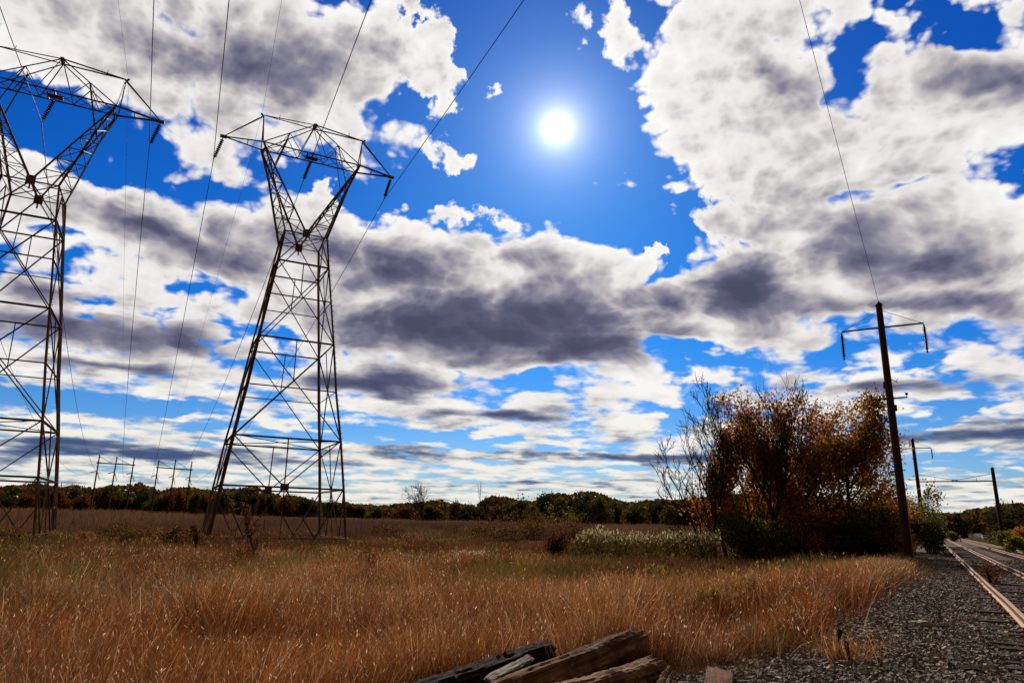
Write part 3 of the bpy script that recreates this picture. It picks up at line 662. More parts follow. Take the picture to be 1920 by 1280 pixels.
def in_view(x, y, m=3.0, zt=0.0):
    """ground points the photograph could show, with a margin in metres"""
    return (np.abs(x) < y * .80 + m) & (y > 5.5)
def build_ballast():
    rs = np.random.RandomState(5); N = 400000
    a = 5 + 45 * rs.rand(N) ** 1.45; l = -3.6 + 12 * rs.rand(N); x = TD.x*a + TN.x*l; y = TD.y*a + TN.y*l
    keep = in_view(x, y, 1.5) & ((l > -1.75 - 1.2 * fbm(x, y, .6)) ) & (rs.rand(N) < np.where(l > 3.2, .6, 1.0))
    keep &= (y > 6.6); track = ((l > .45) & (l < 3.35)) | ((l > 4.05) & (l < 6.9)); keep &= ~track | (rs.rand(N) < .72)
    x, y, a, l, track = x[keep], y[keep], a[keep], l[keep], track[keep]; n = len(x)
    base = np.array([(-1,-1,-1),(1,-1,-1),(1,1,-1),(-1,1,-1),(-1,-1,1),(1,-1,1),(1,1,1),(-1,1,1)], float)
    sz = (.008 + .015 * rs.rand(n) ** 1.6) * (1 + a / 40)
    V = base[None] * (1 + .55 * (rs.rand(n, 8, 3) - .5)) * (sz[:, None] * (0.6 + .7 * rs.rand(n, 3)))[:, None]
    q = rs.randn(n, 4); q /= np.linalg.norm(q, axis=1)[:, None]; w, i, j, k = q.T
    Rm = np.stack([1-2*(j*j+k*k), 2*(i*j-k*w), 2*(i*k+j*w), 2*(i*j+k*w), 1-2*(i*i+k*k), 2*(j*k-i*w), 2*(i*k-j*w), 2*(j*k+i*w), 1-2*(i*i+j*j)], -1).reshape(n, 3, 3)
    V = np.einsum('nij,nkj->nki', Rm, V)
    zg = 0.0 - 0.06 * sstep(-l, 1.0, 2.2) - 0.25 * sstep(-l, 1.9, 3.2) + 0.05 * (fbm(x, y, .9) - .5) + .010 * rs.rand(n) - .032 * track
    zg = np.maximum(zg, ground_z(x, y) + .01); V += np.stack([x, y, zg], -1)[:, None]
    f = np.array([(0,3,2,1),(4,5,6,7),(0,1,5,4),(1,2,6,5),(2,3,7,6),(3,0,4,7)]); F = (f[None] + 8 * np.arange(n)[:, None, None]).reshape(-1, 4)
    t = rs.rand(n); g = .05 + .20 * t ** 2.2 + (rs.rand(n) < .06) * .14
    tint = np.stack([g * 1.24, g * .95, g * .68], -1); br = rs.rand(n) < .13; tint[br] *= (1.25, .8, .62)
    m, T, b = material('crushed_stone'); vc = T.n('ShaderNodeVertexColor', layer_name='Col'); T.link(vc.outputs[0], b.inputs['Base Color']); b.inputs['Roughness'].default_value = .8; b.inputs['Specular IOR Level'].default_value = .15
    tag(link('ballast', quads_mesh('ballast', V.reshape(-1, 3), F, np.repeat(tint, 8, 0)), m), 'loose grey crushed stone spread beside and between the tracks', 'ballast', kind='stuff')
build_ballast()

# ------------------------------------------------------------------ grasses
def strips(x, y, z, h, w, lean, bend, az, face, col, tipcol, K=3):
    """blades: K segments each, leaning towards az and curving over"""
    n = len(x); t = np.linspace(0, 1, K + 1)
    hx, hy = np.cos(az), np.sin(az); fx, fy = np.cos(face), np.sin(face)
    V = np.zeros((n, K + 1, 2, 3)); 
    for i, s in enumerate(t):
        off = h * (lean * s + bend * s * s); up = h * s * np.sqrt(np.clip(1 - (lean * s * .5 + bend * s) ** 2 * .5, .2, 1)); ww = w * (1 - .82 * s) * .5
        for k, sg in enumerate((-1, 1)):
            V[:, i, k, 0] = x + hx * off + fx * ww * sg; V[:, i, k, 1] = y + hy * off + fy * ww * sg; V[:, i, k, 2] = z + up
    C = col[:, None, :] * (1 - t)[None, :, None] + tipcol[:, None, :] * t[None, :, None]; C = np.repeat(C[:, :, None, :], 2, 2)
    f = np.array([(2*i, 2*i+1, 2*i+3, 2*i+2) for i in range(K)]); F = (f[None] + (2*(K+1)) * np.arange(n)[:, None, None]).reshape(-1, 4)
    return V.reshape(-1, 3), F, C.reshape(-1, 3)
def join(parts):
    V = []; F = []; C = []; o = 0
    for v, f, c in parts: V.append(v); F.append(f + o); C.append(c); o += len(v)
    return np.concatenate(V), np.concatenate(F), np.concatenate(C)
def flecks(p, size, col, rs, stretch=2.2, updir=True):
    n = len(p); d = rs.randn(n, 3); d[:, 2] = np.abs(d[:, 2]) + (1.2 if updir else 0); d /= np.linalg.norm(d, axis=1)[:, None]
    e = rs.randn(n, 3); e -= (e * d).sum(1)[:, None] * d; e /= np.linalg.norm(e, axis=1)[:, None] + 1e-9
    s = size[:, None]; a = d * s * stretch * .5; b = e * s * .5
    V = np.stack([p - a, p + b, p + a, p - b], 1); F = np.arange(4*n).reshape(n, 4); return V.reshape(-1, 3), F, np.repeat(col, 4, 0)
TIMB = []            # segments kept clear of grass: filled before the grass is sown
# timbers (px of far end, px of near end, distances, width, height, roll)
def lay(p_far, p_near, W, H, roll, me_seed, mat, name, label, cat, group=None, amp=.018, rnd=0.0):
    d = (p_far - p_near); L = d.length; d.normalize(); me = worn_box(L, W, H, me_seed, amp, round_end=rnd, nx=40, ny=7, nz=6); me.materials.append(mat)
    o = bpy.data.objects.new(name, me); COL.objects.link(o)
    side = Vector((0, 0, 1)).cross(d).normalized(); up = d.cross(side); q = Matrix((d, side, up)).transposed().to_4x4() @ Matrix.Rotation(roll, 4, 'X')
    q.translation = (p_far + p_near) / 2; o.matrix_world = q; tag(o, label, cat, group); TIMB.append((p_far, p_near)); return o
W1 = wood_mat('old_sleeper_dark', (.012, .007, .006), (.030, .017, .013), (.07, .043, .03), .2)
W2 = wood_mat('old_sleeper_brown', (.045, .020, .009), (.17, .082, .034), (.32, .18, .085), .25)
W3 = wood_mat('old_sleeper_split', (.07, .030, .015), (.25, .125, .065), (.48, .29, .16), .1)
W4 = wood_mat('bleached_board', (.12, .09, .07), (.30, .25, .2), (.5, .44, .38), 1.0)
down = Vector((0, 0, .11))
lay(at(1026, 1212, 9.3) - down, at(780, 1292, 7.9) - down, .30, .34, .02, 3, W1, 'old_sleeper', 'dark charred looking sleeper at the back left of the discarded pile', 'railway sleeper', 'discarded sleepers', amp=.030)
lay(at(1190, 1184, 9.3) - down * .6, at(860, 1325, 6.9) - down * .6, .42, .27, -.34, 8, W2, 'old_sleeper', 'long brown sleeper with rounded worn end in the middle of the pile', 'railway sleeper', 'discarded sleepers', amp=.028, rnd=1.0)
lay(at(1222, 1240, 8.2) - down * .8, at(930, 1335, 6.6) - down * .8, .38, .28, -.24, 14, W3, 'old_sleeper', 'pale splintered sleeper lying in front of the pile', 'railway sleeper', 'discarded sleepers', amp=.034)
lay(at(990, 1240, 8.6) + down * .4, at(915, 1285, 7.6) + down * .4, .10, .04, .3, 21, W4, 'splintered_board', 'thin bleached splintered board between the dark and the brown sleeper', 'board', amp=.012)
lay(at(1262, 1262, 8.0) - down * .4, at(1215, 1320, 7.2) - down * .4, .16, .14, .4, 31, W2, 'wood_chunk', 'grey brown broken wood chunk right of the pale splintered sleeper', 'wood chunk', amp=.02)
lay(at(1345, 1252, 8.2) - Vector((0, 0, .05)), at(1345, 1312, 7.3) - Vector((0, 0, .05)), .27, .12, .12, 41, wood_mat('reddish_block', (.10, .04, .025), (.24, .11, .07), (.36, .19, .13)), 'wood_block', 'reddish flat wood block at the edge of the gravel', 'wood block', amp=.01)
lay(at(1306, 1283, 8.0) - Vector((0, 0, .05)), at(1280, 1300, 7.6) - Vector((0, 0, .05)), .12, .07, .12, 47, W4, 'stone_slab', 'small pale chip of wood beside the reddish block', 'wood chip', amp=.01)
p = onz(1795, 1177, .03); q = onz(1738, 1176, .03); lay(p, q, .09, .05, .1, 51, W1, 'plank', 'short dark plank lying flat on the gravel', 'plank')
p = onz(1850, 1258, .02); q = onz(1770, 1252, .02); lay(p, q, .12, .04, .1, 57, W1, 'plank', 'longer dark board half sunk in the gravel at lower right', 'plank')
M_ = rough_mat('pale_stone', (.22, .17, .13), (.34, .27, .21), 8, .8, bumpd=.01)
p = onz(1727, 1170, .06); me = worn_box(.24, .2, .11, 60, .02, 4, 3, 2); o = link('stone', me, M_); o.location = p; tag(o, 'pale tan flat stone lying on the grey gravel', 'stone')
for (px, py, h, w, lab) in ((1574, 1243, .36, .040, 'taller dark weed stake in the grass at the gravel edge'), (1588, 1250, .26, .034, 'shorter dark weed stake in the grass at the gravel edge')):
    p = onz(px, py, -.05); me = worn_box(h + .2, w, w, int(px), .012, 10, 3, 3); o = link('weed_stalk', me, W1); o.rotation_euler = (0, R(-88 + (px % 7)), .4); o.location = (p.x, p.y, p.z + h / 2 - .1); tag(o, lab, 'stalk', 'weed stalks')  # dark weed stalks, shaped as worn pegs of old wood

def clear_of_timber(x, y, r=.22):
    k = np.ones(len(x), bool)
    for a, b in TIMB:
        ax, ay, bx, by = a.x, a.y, b.x, b.y; dx, dy = bx-ax, by-ay; t = np.clip(((x-ax)*dx+(y-ay)*dy)/(dx*dx+dy*dy), 0, 1)
        k &= np.hypot(x-ax-t*dx, y-ay-t*dy) > r
    return k
cA = np.array
def meadow():
    rs = np.random.RandomState(21); parts = []
    # bunch grass: every tuft fans out from its own foot
    Mt = 15500; K = 42
    d0 = 7.0 + 31 * rs.rand(Mt) ** 1.15; az0 = (rs.rand(Mt) * 2 - 1) * .72; x0 = d0 * np.sin(az0); y0 = d0 * np.cos(az0)
    e_ = 330; ae = 8 + 32 * rs.rand(e_); le = np.minimum(-2.15 + .055 * (ae - 9), -1.25) - .6 * rs.rand(e_) ** 2 + .55 * rs.rand(e_) ** 5; x0 = np.r_[x0, TD.x*ae + TN.x*le]; y0 = np.r_[y0, TD.y*ae + TN.y*le]; sx = cA([onz(q_, w_, -.05)[:2] for q_, w_ in ((1560, 1240), (1570, 1246), (1596, 1250), (1610, 1235), (1540, 1225), (1340, 1235), (1352, 1238), (1500, 1190), (1470, 1200)) for _ in range(2)]); x0 = np.r_[x0, sx[:, 0]]; y0 = np.r_[y0, sx[:, 1]]; e_ += len(sx); d0 = np.hypot(x0, y0); Mt = len(x0)
    ht = .45 + .62 * rs.rand(Mt) + .35 * (fbm(x0, y0 + 50, 1.1) - .5); hue = rs.rand(Mt); drk = rs.rand(Mt); tbr = (.55 + .95 * rs.rand(Mt) ** 1.2) * (.72 + .56 * fbm(x0, y0 + 20, .8))
    ti = np.repeat(np.arange(Mt), K); r = np.abs(rs.randn(Mt * K)) * .085 * (1 + d0[ti] / 60); th = rs.rand(Mt * K) * 6.283
    x = x0[ti] + r * np.cos(th); y = y0[ti] + r * np.sin(th); lone = rs.rand(Mt * K) < .16; x = np.where(lone, x + rs.randn(Mt * K) * .45, x); y = np.where(lone, y + rs.randn(Mt * K) * .45, y)
    d = np.hypot(x, y); a, l = al(x, y); fr = np.arange(Mt) < Mt - e_
    edge = np.minimum(-1.95 + .035 * (a - 9), -1.35) - .7 * (fbm(x, y, .8) - .5); edge = np.where(fr[ti], edge, 9.0)
    clump = fbm(x, y, .55); fine = fbm(x + 40, y, 1.7)
    bare = 1.7 * np.exp(-(((x - 3.3 - .22 * (y - 9)) / 1.25) ** 2 + ((y - 10.0) / 4.2) ** 2)) * (.5 + 1.1 * fbm(x, y, .7)); bare = np.clip(bare, 0, 1)
    tb = rs.rand(Mt); keep = (l < edge) & clear_of_timber(x, y) & (tb[ti] > .93 * bare * fr[ti]) & ((tb[ti] < np.clip(.42 + 3.0 * (fbm(x0, y0, .5)[ti] - .40) + 1.6 * (fbm(x0 + 9, y0, 1.3)[ti] - .5), .10, 1)) | ~fr[ti]) & (d > 6.4)
    keep &= (rs.rand(Mt * K) < 1 - .6 * sstep(d, 26, 38)) & ~((y < 8.9) & (x > -1.2) & (x < 3.4))
    x, y, d, a, l, clump, fine, bare, ti, r, th, lone = [v[keep] for v in (x, y, d, a, l, clump, fine, bare, ti, r, th, lone)]; n = len(x); z = ground_z(x, y) - .02
    hump = 0.0
    h = (1 - .42 * sstep(a, 13, 27) * sstep(-l, 14, 9)) * (ht[ti] * (.80 + .56 * clump) + .30 * (rs.rand(n) - .5) + hump) * (1 - .45 * bare) * np.where(d < 12, .88, 1)
    gm = sstep(fbm(x + 9, y + 31, .22), .50, .64) * sstep(d, 13, 22) * .85 + (hue[ti] > .975)
    straw = sstep(fbm(x + 70, y + 12, .35), .48, .62) * .8
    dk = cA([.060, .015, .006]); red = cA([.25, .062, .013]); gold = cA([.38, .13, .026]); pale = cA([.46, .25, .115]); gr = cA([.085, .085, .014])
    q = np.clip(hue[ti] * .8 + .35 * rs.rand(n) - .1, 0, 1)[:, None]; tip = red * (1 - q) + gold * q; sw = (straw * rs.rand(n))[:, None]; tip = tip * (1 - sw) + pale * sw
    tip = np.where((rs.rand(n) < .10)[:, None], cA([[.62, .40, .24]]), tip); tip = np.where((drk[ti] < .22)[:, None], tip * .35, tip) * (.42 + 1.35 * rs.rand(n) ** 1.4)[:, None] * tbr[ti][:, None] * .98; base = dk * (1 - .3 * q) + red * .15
    g = (np.clip(gm, 0, 1) * (rs.rand(n) < .8))[:, None]; base = base * (1 - g) + gr * .5 * g; tip = tip * (1 - g) + gr * g * (.6 + .8 * rs.rand(n))[:, None]
    dirn = np.where(rs.rand(n) < .25, rs.randn(n) * .8 + .3, th)
    lean = .04 + .16 * rs.rand(n) + r * 1.2; bend = .06 + .55 * rs.rand(n) ** 2.2
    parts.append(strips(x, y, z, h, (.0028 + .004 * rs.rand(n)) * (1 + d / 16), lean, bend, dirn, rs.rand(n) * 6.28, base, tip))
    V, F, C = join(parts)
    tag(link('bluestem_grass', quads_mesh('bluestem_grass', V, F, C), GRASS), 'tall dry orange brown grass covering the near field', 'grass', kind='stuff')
    # little white tufts that catch the light
    sel = (rs.rand(n) < .10 + .12 * (fine > .5)) & (gm < .5); m = sel.sum(); hh = h[sel] * (.55 + .42 * rs.rand(m)); off = (lean + bend * .7)[sel] * h[sel] * .8; aa = dirn[sel]
    P = np.stack([x[sel] + np.cos(aa) * off, y[sel] + np.sin(aa) * off, z[sel] + hh], -1)
    col = (.30 + .65 * rs.rand(m) ** 1.6)[:, None] * cA([1.0, .68, .42]); V, F, C = flecks(P, (.0040 + .0060 * rs.rand(m)) * (1 + d[sel] / 24), col, rs, 5.0)
    tag(link('seed_tufts', quads_mesh('seed_tufts', V, F, C), FLUFF), 'pale seed tufts speckled all over the dry grass', 'seed heads', kind='stuff')
    # short mat of grass and weeds under it
    N = 130000; d = 7.5 + 22 * rs.rand(N); az = (rs.rand(N) * 2 - 1) * .72; x = d*np.sin(az); y = d*np.cos(az); a, l = al(x, y)
    keep = (l < -1.75 + .9 * (fbm(x, y, 1.1) - .5)) & clear_of_timber(x, y, .16); x, y, d = x[keep], y[keep], d[keep]; n = len(x); z = ground_z(x, y) - .01
    t = rs.rand(n)[:, None]; g = (fbm(x + 3, y, .5) > .56)[:, None] * (rs.rand(n)[:, None] < .4); bz = np.exp(-(((x - 3.6) / 2.3) ** 2 + ((y - 10.8) / 3.0) ** 2))[:, None]; b = (cA([.07, .026, .010]) * (1 - t) + cA([.17, .075, .03]) * t) * (.35 + .9 * bz); b = b * (1 - g) + cA([.075, .075, .015]) * g
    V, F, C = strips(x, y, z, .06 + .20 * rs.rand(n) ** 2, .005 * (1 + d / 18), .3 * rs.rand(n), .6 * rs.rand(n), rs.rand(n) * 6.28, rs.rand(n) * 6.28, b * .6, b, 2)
    tag(link('low_grass', quads_mesh('low_grass', V, F, C), GRASS), 'short trodden dry grass beside the gravel', 'grass', kind='stuff')
meadow()
def field():
    rs = np.random.RandomState(33)
    # green and brown weeds between the dry grass and the reeds
    N = 150000; d = 25 + 48 * rs.rand(N) ** 1.1; az = -.70 + 1.13 * rs.rand(N); x = d*np.sin(az); y = d*np.cos(az); a, l = al(x, y)
    cl = fbm(x, y, .16); keep = (l < -3.5) & (rs.rand(N) < .35 + .9 * cl); x, y, d, cl = x[keep], y[keep], d[keep], cl[keep]; n = len(x); z = ground_z(x, y)
    t = rs.rand(n)[:, None]; k = np.clip((cl - .36) * 5, 0, 1)[:, None]
    f3 = fbm(x + 5, y + 8, .45); b = (cA([.045, .050, .010]) * (1-t) + cA([.105, .095, .020]) * t) * (1-k) + (cA([.055, .018, .009]) * (1-t) + cA([.13, .055, .024]) * t) * k; b = b * (.35 + 1.3 * f3[:, None]) 
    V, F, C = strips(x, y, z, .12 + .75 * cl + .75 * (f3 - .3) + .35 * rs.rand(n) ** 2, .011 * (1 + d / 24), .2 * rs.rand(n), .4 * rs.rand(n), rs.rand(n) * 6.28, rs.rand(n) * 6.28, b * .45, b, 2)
    tag(link('field_weeds', quads_mesh('field_weeds', V, F, C), GRASS), 'green and brown weeds in front of the towers', 'weeds', kind='stuff')
    N = 52000; d = 19 + 36 * rs.rand(N) ** 1.2; az = -.70 + 1.10 * rs.rand(N); x = d*np.sin(az); y = d*np.cos(az); a, l = al(x, y); c4 = fbm(x + 77, y + 5, .5)
    keep = (l < -3.2) & (c4 > .50 - .12 * sstep(d, 24, 34)) & (rs.rand(N) < .25 + .75 * sstep(d, 22, 30)); x, y, d, c4 = x[keep], y[keep], d[keep], c4[keep]; n = len(x); zz = ground_z(x, y) + rs.rand(n) ** .8 * (.35 + 1.5 * (c4 - .35))
    pal = cA([(.10, .095, .018), (.055, .065, .014), (.12, .05, .018), (.05, .018, .010), (.16, .12, .03)]); pi = np.clip((fbm(x, y, .3) * 6 + rs.rand(n) * 2 - 1.5).astype(int), 0, 4)
    V, F, C = flecks(np.stack([x, y, zz], -1), .035 + .05 * rs.rand(n), pal[pi] * (.5 + rs.rand(n))[:, None], rs, 1.8)
    tag(link('leafy_weeds', quads_mesh('leafy_weeds', V, F, C), LEAF), 'leafy green and maroon weeds tangled in the middle of the field', 'weeds', kind='stuff')
    P = []; Cc = []; pal = cA([(.045, .016, .010), (.07, .022, .012), (.035, .020, .010), (.06, .055, .015), (.09, .045, .018)])
    for _ in range(360):
        dd = 25 + 45 * rs.rand() ** .9; aa = rs.uniform(-.70, .30); cx, cy = dd * math.sin(aa), dd * math.cos(aa)
        if al(cx, cy)[1] > -6: continue
        hh = rs.uniform(.5, 1.15) + .25 * sstep(dd, 38, 60); wd = rs.uniform(.25, .8); k = int(110 + 160 * rs.rand()); v = rs.randn(k, 3) * cA([wd, wd, .01]); v[:, 2] = hh * rs.rand(k) ** .75; v[:, :2] *= (.35 + .65 * v[:, 2:] / hh)
        P.append(v + cA([cx, cy, float(ground_z(cx, cy))])); Cc.append(pal[rs.randint(5)] * (.5 + rs.rand(k))[:, None])
    P = np.concatenate(P); V, F, C = flecks(P, .03 + .05 * rs.rand(len(P)), np.concatenate(Cc), rs, 2.6)
    tag(link('field_scrub', quads_mesh('field_scrub', V, F, C), LEAF), 'dark maroon and brown scrub around the tower bases and across the field', 'scrub', kind='stuff')
    N = 330000; d = 48 + 240 * rs.rand(N) ** 1.35; az = -.72 + 1.14 * rs.rand(N); x = d*np.sin(az); y = d*np.cos(az); a, l = al(x, y)
    cl = fbm(x, y, .045); keep = (l < -5) & (rs.rand(N) < .45 + cl) & (rs.rand(N) < sstep(d, 46, 66)); x, y, d, cl = x[keep], y[keep], d[keep], cl[keep]; n = len(x); z = ground_z(x, y)
    f2 = fbm(x, y, .16); h = (.75 + 1.40 * sstep(d, 56, 88)) * (.46 + .40 * cl + .55 * f2 + .18 * rs.rand(n) ** 2); tall = rs.rand(n) < .012; h = np.where(tall, h + .5 * rs.rand(n), h)
    t = rs.rand(n)[:, None]; k = np.clip((cl - .38) * 5, 0, 1)[:, None]
    b = (cA([.085, .036, .022]) * (1-t) + cA([.16, .080, .048]) * t) * k + (cA([.050, .022, .017]) * (1-t) + cA([.095, .048, .038]) * t) * (1-k); b = b * (.35 + 1.0 * f2[:, None]) * cA([1.0, 1.02, .85]); b = np.where((d > 190)[:, None] & (f2 > .45)[:, None], b * 1.5, b)
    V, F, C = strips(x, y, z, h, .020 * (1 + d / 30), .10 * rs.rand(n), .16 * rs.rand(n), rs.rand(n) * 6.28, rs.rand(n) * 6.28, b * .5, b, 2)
    tag(link('reed_bed', quads_mesh('reed_bed', V, F, C), GRASS), 'purple brown dry reeds filling the field behind the towers', 'reeds', kind='stuff')
field()

# ------------------------------------------------------------------ shrubs and trees
def branch_tree(rs, height, r0, lean=(0, 0), levels=4, split=.36, spread=.55, n_child=(5, 6, 4, 3), taper=.62, wander=.10, up=.12, start=.28, len_ratio=.52):
    """returns segments (p0,p1,r0,r1,level) and the outer twig points"""
    seg = []; tips = []
    def grow(p, d, L, r, lev):
        k = 7 if lev == 0 else (5 if lev < 3 else 3); pts = [p]; dirs = [d]
        for i in range(k):
            d = (d + Vector(rs.randn(3)) * wander * (1 + lev * .4) + Vector((0, 0, up * (1 if lev else .3)))).normalized(); p = p + d * (L / k); pts.append(p); dirs.append(d)
        for i in range(k):
            ra = r * (1 - .75 * i / k); rb = r * (1 - .75 * (i + 1) / k); seg.append((pts[i], pts[i+1], ra, rb, lev))
        if lev >= levels - 2: tips.extend(pts[1:])
        if lev + 1 < levels:
            n = n_child[lev]; st = start if lev == 0 else .25
            for j in range(n):
                t = st + (1 - st) * (j + rs.rand() * .8) / n; t = min(t, .98); i = int(t * k); q = pts[i].lerp(pts[i+1], t * k - i); dd = dirs[i]
                ax = Vector(rs.randn(3)); ax = (ax - dd * ax.dot(dd)).normalized(); ang = spread * (.7 + .6 * rs.rand())
                nd = (dd * math.cos(ang) + ax * math.sin(ang)).normalized()
                grow(q, nd, L * len_ratio * (1.15 - .5 * t) * (.8 + .4 * rs.rand()), r * (1 - .75 * t) * taper, lev + 1)
    grow(Vector((0, 0, -.2)), Vector((lean[0], lean[1], 1)).normalized(), height, r0, 0)
    return seg, tips
def seg_mesh(seg, name, levels, minr=.004):
    S_ = [s for s in seg if s[4] in levels]
    if not S_: return None
    p0 = cA([s[0][:] for s in S_]); p1 = cA([s[1][:] for s in S_]); ra = np.maximum(cA([s[2] for s in S_]), minr); rb = np.maximum(cA([s[3] for s in S_]), minr); k = 5
    d = p1 - p0; d /= np.linalg.norm(d, axis=1)[:, None] + 1e-9; h = np.where(np.abs(d[:, 2:]) > .9, cA([[1., 0, 0]]), cA([[0, 0, 1.]])); a = np.cross(d, h); a /= np.linalg.norm(a, axis=1)[:, None]; b = np.cross(d, a)
    n = len(S_); V = np.zeros((n, 2, k, 3))
    for j in range(k):
        t = 2*math.pi*j/k; o = a * math.cos(t) + b * math.sin(t); V[:, 0, j] = p0 + o * ra[:, None]; V[:, 1, j] = p1 + o * rb[:, None]
    f = np.array([(j, (j+1) % k, k + (j+1) % k, k + j) for j in range(k)]); F = (f[None] + 2*k*np.arange(n)[:, None, None]).reshape(-1, 4)
    return quads_mesh(name, V.reshape(-1, 3), F, smooth=True)
def leaf_quads(P, size, cols, rs, stretch=1.5):
    n = len(P); ci = rs.randint(0, len(cols), n); c = cA(cols)[ci] * (.6 + .8 * rs.rand(n))[:, None]
    return flecks(P, size * (.6 + .8 * rs.rand(n)), c, rs, stretch, False)
def leafed_crown(tips, rs, per, spreadr, size, cols, cull=None, zmin=None):
    T_ = cA([t[:] for t in tips]); n = len(T_); P = np.repeat(T_, per, 0) + rs.randn(n * per, 3) * spreadr
    if zmin is not None: P = P[P[:, 2] > zmin]
    if cull is not None: P = P[fbm(P[:, 0] * 1.0 + 50, P[:, 2] * 1.0 + P[:, 1] * .7 + 50, cull[0]) > cull[1]]
    return leaf_quads(P, size, cols, rs)
BARE = 'bare trees beside the brown oaks'
def bare_tree(px, base_y, dist, top_y, seed, label, r0=.11, lean=(0, 0), nch=(8, 6, 5, 3), spread=.5, start=.3, up=.12, levels=4, lr=.5, mat=BARK, name='bare_tree', group=None, minr=.0125, wander=.10):
    b = at(px, base_y, dist); g = float(ground_z(b.x, b.y)); top = at(px, top_y, dist).z; rs = np.random.RandomState(seed); r0 *= 1.35 if dist < 60 else 1
    seg, tips = branch_tree(rs, 1.0, r0, lean, levels, spread=spread, n_child=nch, start=start, up=up, len_ratio=lr, wander=wander)
    zt = max(s[1].z for s in seg); k = (top - g) / zt; seg = [(a * k, c * k, ra, rb, l) for a, c, ra, rb, l in seg]; tips = [t * k for t in tips]
    root = empty(name, (b.x, b.y, g)); link('trunk', seg_mesh(seg, 'trunk', (0,), .03), mat, root)
    link('branches', seg_mesh(seg, 'branches', (1, 2, 3, 4), minr), mat, root)
    tag(root, label, 'tree', group); return root, tips, rs
bare_tree(1334, 1036, 42.5, 812, 5, 'low bare tree spreading widest to the left at the edge of the grove', .08, (-.35, 0), (9, 6, 5, 3), .55, .12, .10, group=BARE)
bare_tree(1345, 1036, 43, 770, 8, 'bare straight tree with short thick upright branches', .13, (-.02, 0), (9, 5, 4, 3), .4, .35, .2, group=BARE)
bare_tree(1374, 1036, 44, 696, 12, 'tallest bare tree, forked and standing left of the brown leaves', .12, (-.10, 0), (9, 6, 5, 3), .5, .4, .14, group=BARE)
bare_tree(1398, 1036, 45, 752, 17, 'slim bare tree close against the brown foliage', .08, (-.02, 0), (8, 6, 4, 3), .5, .4, .15, group=BARE)
bare_tree(1437, 1036, 43.5, 690, 23, 'bare tree whose twigs stick out above the brown crown', .13, (-.01, 0), (9, 6, 5, 3), .42, .45, .2, group=BARE)
bare_tree(1483, 1036, 43.5, 702, 29, 'bare tree in front of the brown crown leaning slightly right', .12, (.03, 0), (9, 6, 5, 3), .45, .45, .16, group=BARE)
OAK = [(.19, .055, .014), (.14, .044, .013), (.20, .070, .017), (.09, .034, .012), (.22, .095, .022), (.10, .085, .018)]
OLIVE = [(.075, .068, .016), (.05, .05, .014), (.11, .085, .018), (.10, .05, .014)]
REDS = [(.22, .040, .012), (.15, .030, .012), (.26, .075, .015), (.08, .03, .012)]
GREENS = [(.045, .058, .014), (.07, .075, .018), (.03, .04, .012), (.12, .11, .022)]
def leafy_tree(px, base_y, dist, top_y, seed, label, cols, r0=.14, lean=(0, 0), nch=(9, 6, 4), spread=.62, start=.2, per=16, spr=.34, size=.115, cull=(1.1, .452), up=.10, lr=.55, group='leafy trees of the grove', name='oak_tree', levels=4):
    b = at(px, base_y, dist); g = float(ground_z(b.x, b.y)); top = at(px, top_y, dist).z; rs = np.random.RandomState(seed)
    seg, tips = branch_tree(rs, 1.0, r0, lean, levels, spread=spread, n_child=nch + (3,), start=start, up=up, len_ratio=lr)
    zt = max(s[1].z for s in seg); k = (top - g - spr) / zt; seg = [(a * k, c * k, ra, rb, l) for a, c, ra, rb, l in seg]; tips = [t * k for t in tips]
    root = empty(name, (b.x, b.y, g)); link('trunk', seg_mesh(seg, 'trunk', (0,)), BARK, root); link('limbs', seg_mesh(seg, 'limbs', (1, 2, 3), .006), BARK, root)
    V, F, C = leafed_crown(tips, rs, per, spr, size, cols, cull); link('crown', quads_mesh('crown', V, F, C), LEAF, root)
    tag(root, label, 'tree', group); return root
leafy_tree(1420, 1038, 46, 790, 41, 'reddish brown leafy tree at the left edge of the leafy grove', OAK, .12, (-.01, 0), per=16)
leafy_tree(1462, 1038, 47, 740, 42, 'brown leafy tree behind the bare trunks', OAK, .14, (0, 0), per=15)
leafy_tree(1497, 1038, 47, 728, 43, 'broad brown oak in the middle of the grove', OAK, .16, (0, 0), per=16)
leafy_tree(1530, 1038, 48, 724, 44, 'tallest brown oak of the grove, its top twig catching the sky', OAK, .16, (.0, 0), per=16)
leafy_tree(1538, 1038, 49, 722, 57, 'brown oak half hidden between the two tallest oaks', OAK, .13, (0, 0), per=10)
leafy_tree(1580, 1038, 46, 732, 45, 'olive brown oak whose crown bulges right towards the steel pole', OAK + OLIVE, .16, (.04, 0), per=14)
leafy_tree(1642, 1040, 50, 868, 46, 'small dark olive tree under the right side of the oaks', OLIVE, .09, (.02, 0), (8, 6, 4), per=9, start=.15)
leafy_tree(1742, 1015, 92, 900, 47, 'sparse olive willow like tree behind the near steel pole', OLIVE, .14, (.10, 0), (8, 6, 4), per=4, start=.2, size=.15)
leafy_tree(1694, 1020, 66, 925, 48, 'orange red small tree left of the near steel pole', REDS + OLIVE, .10, (0, 0), (8, 5, 4), per=7, start=.15, size=.13)

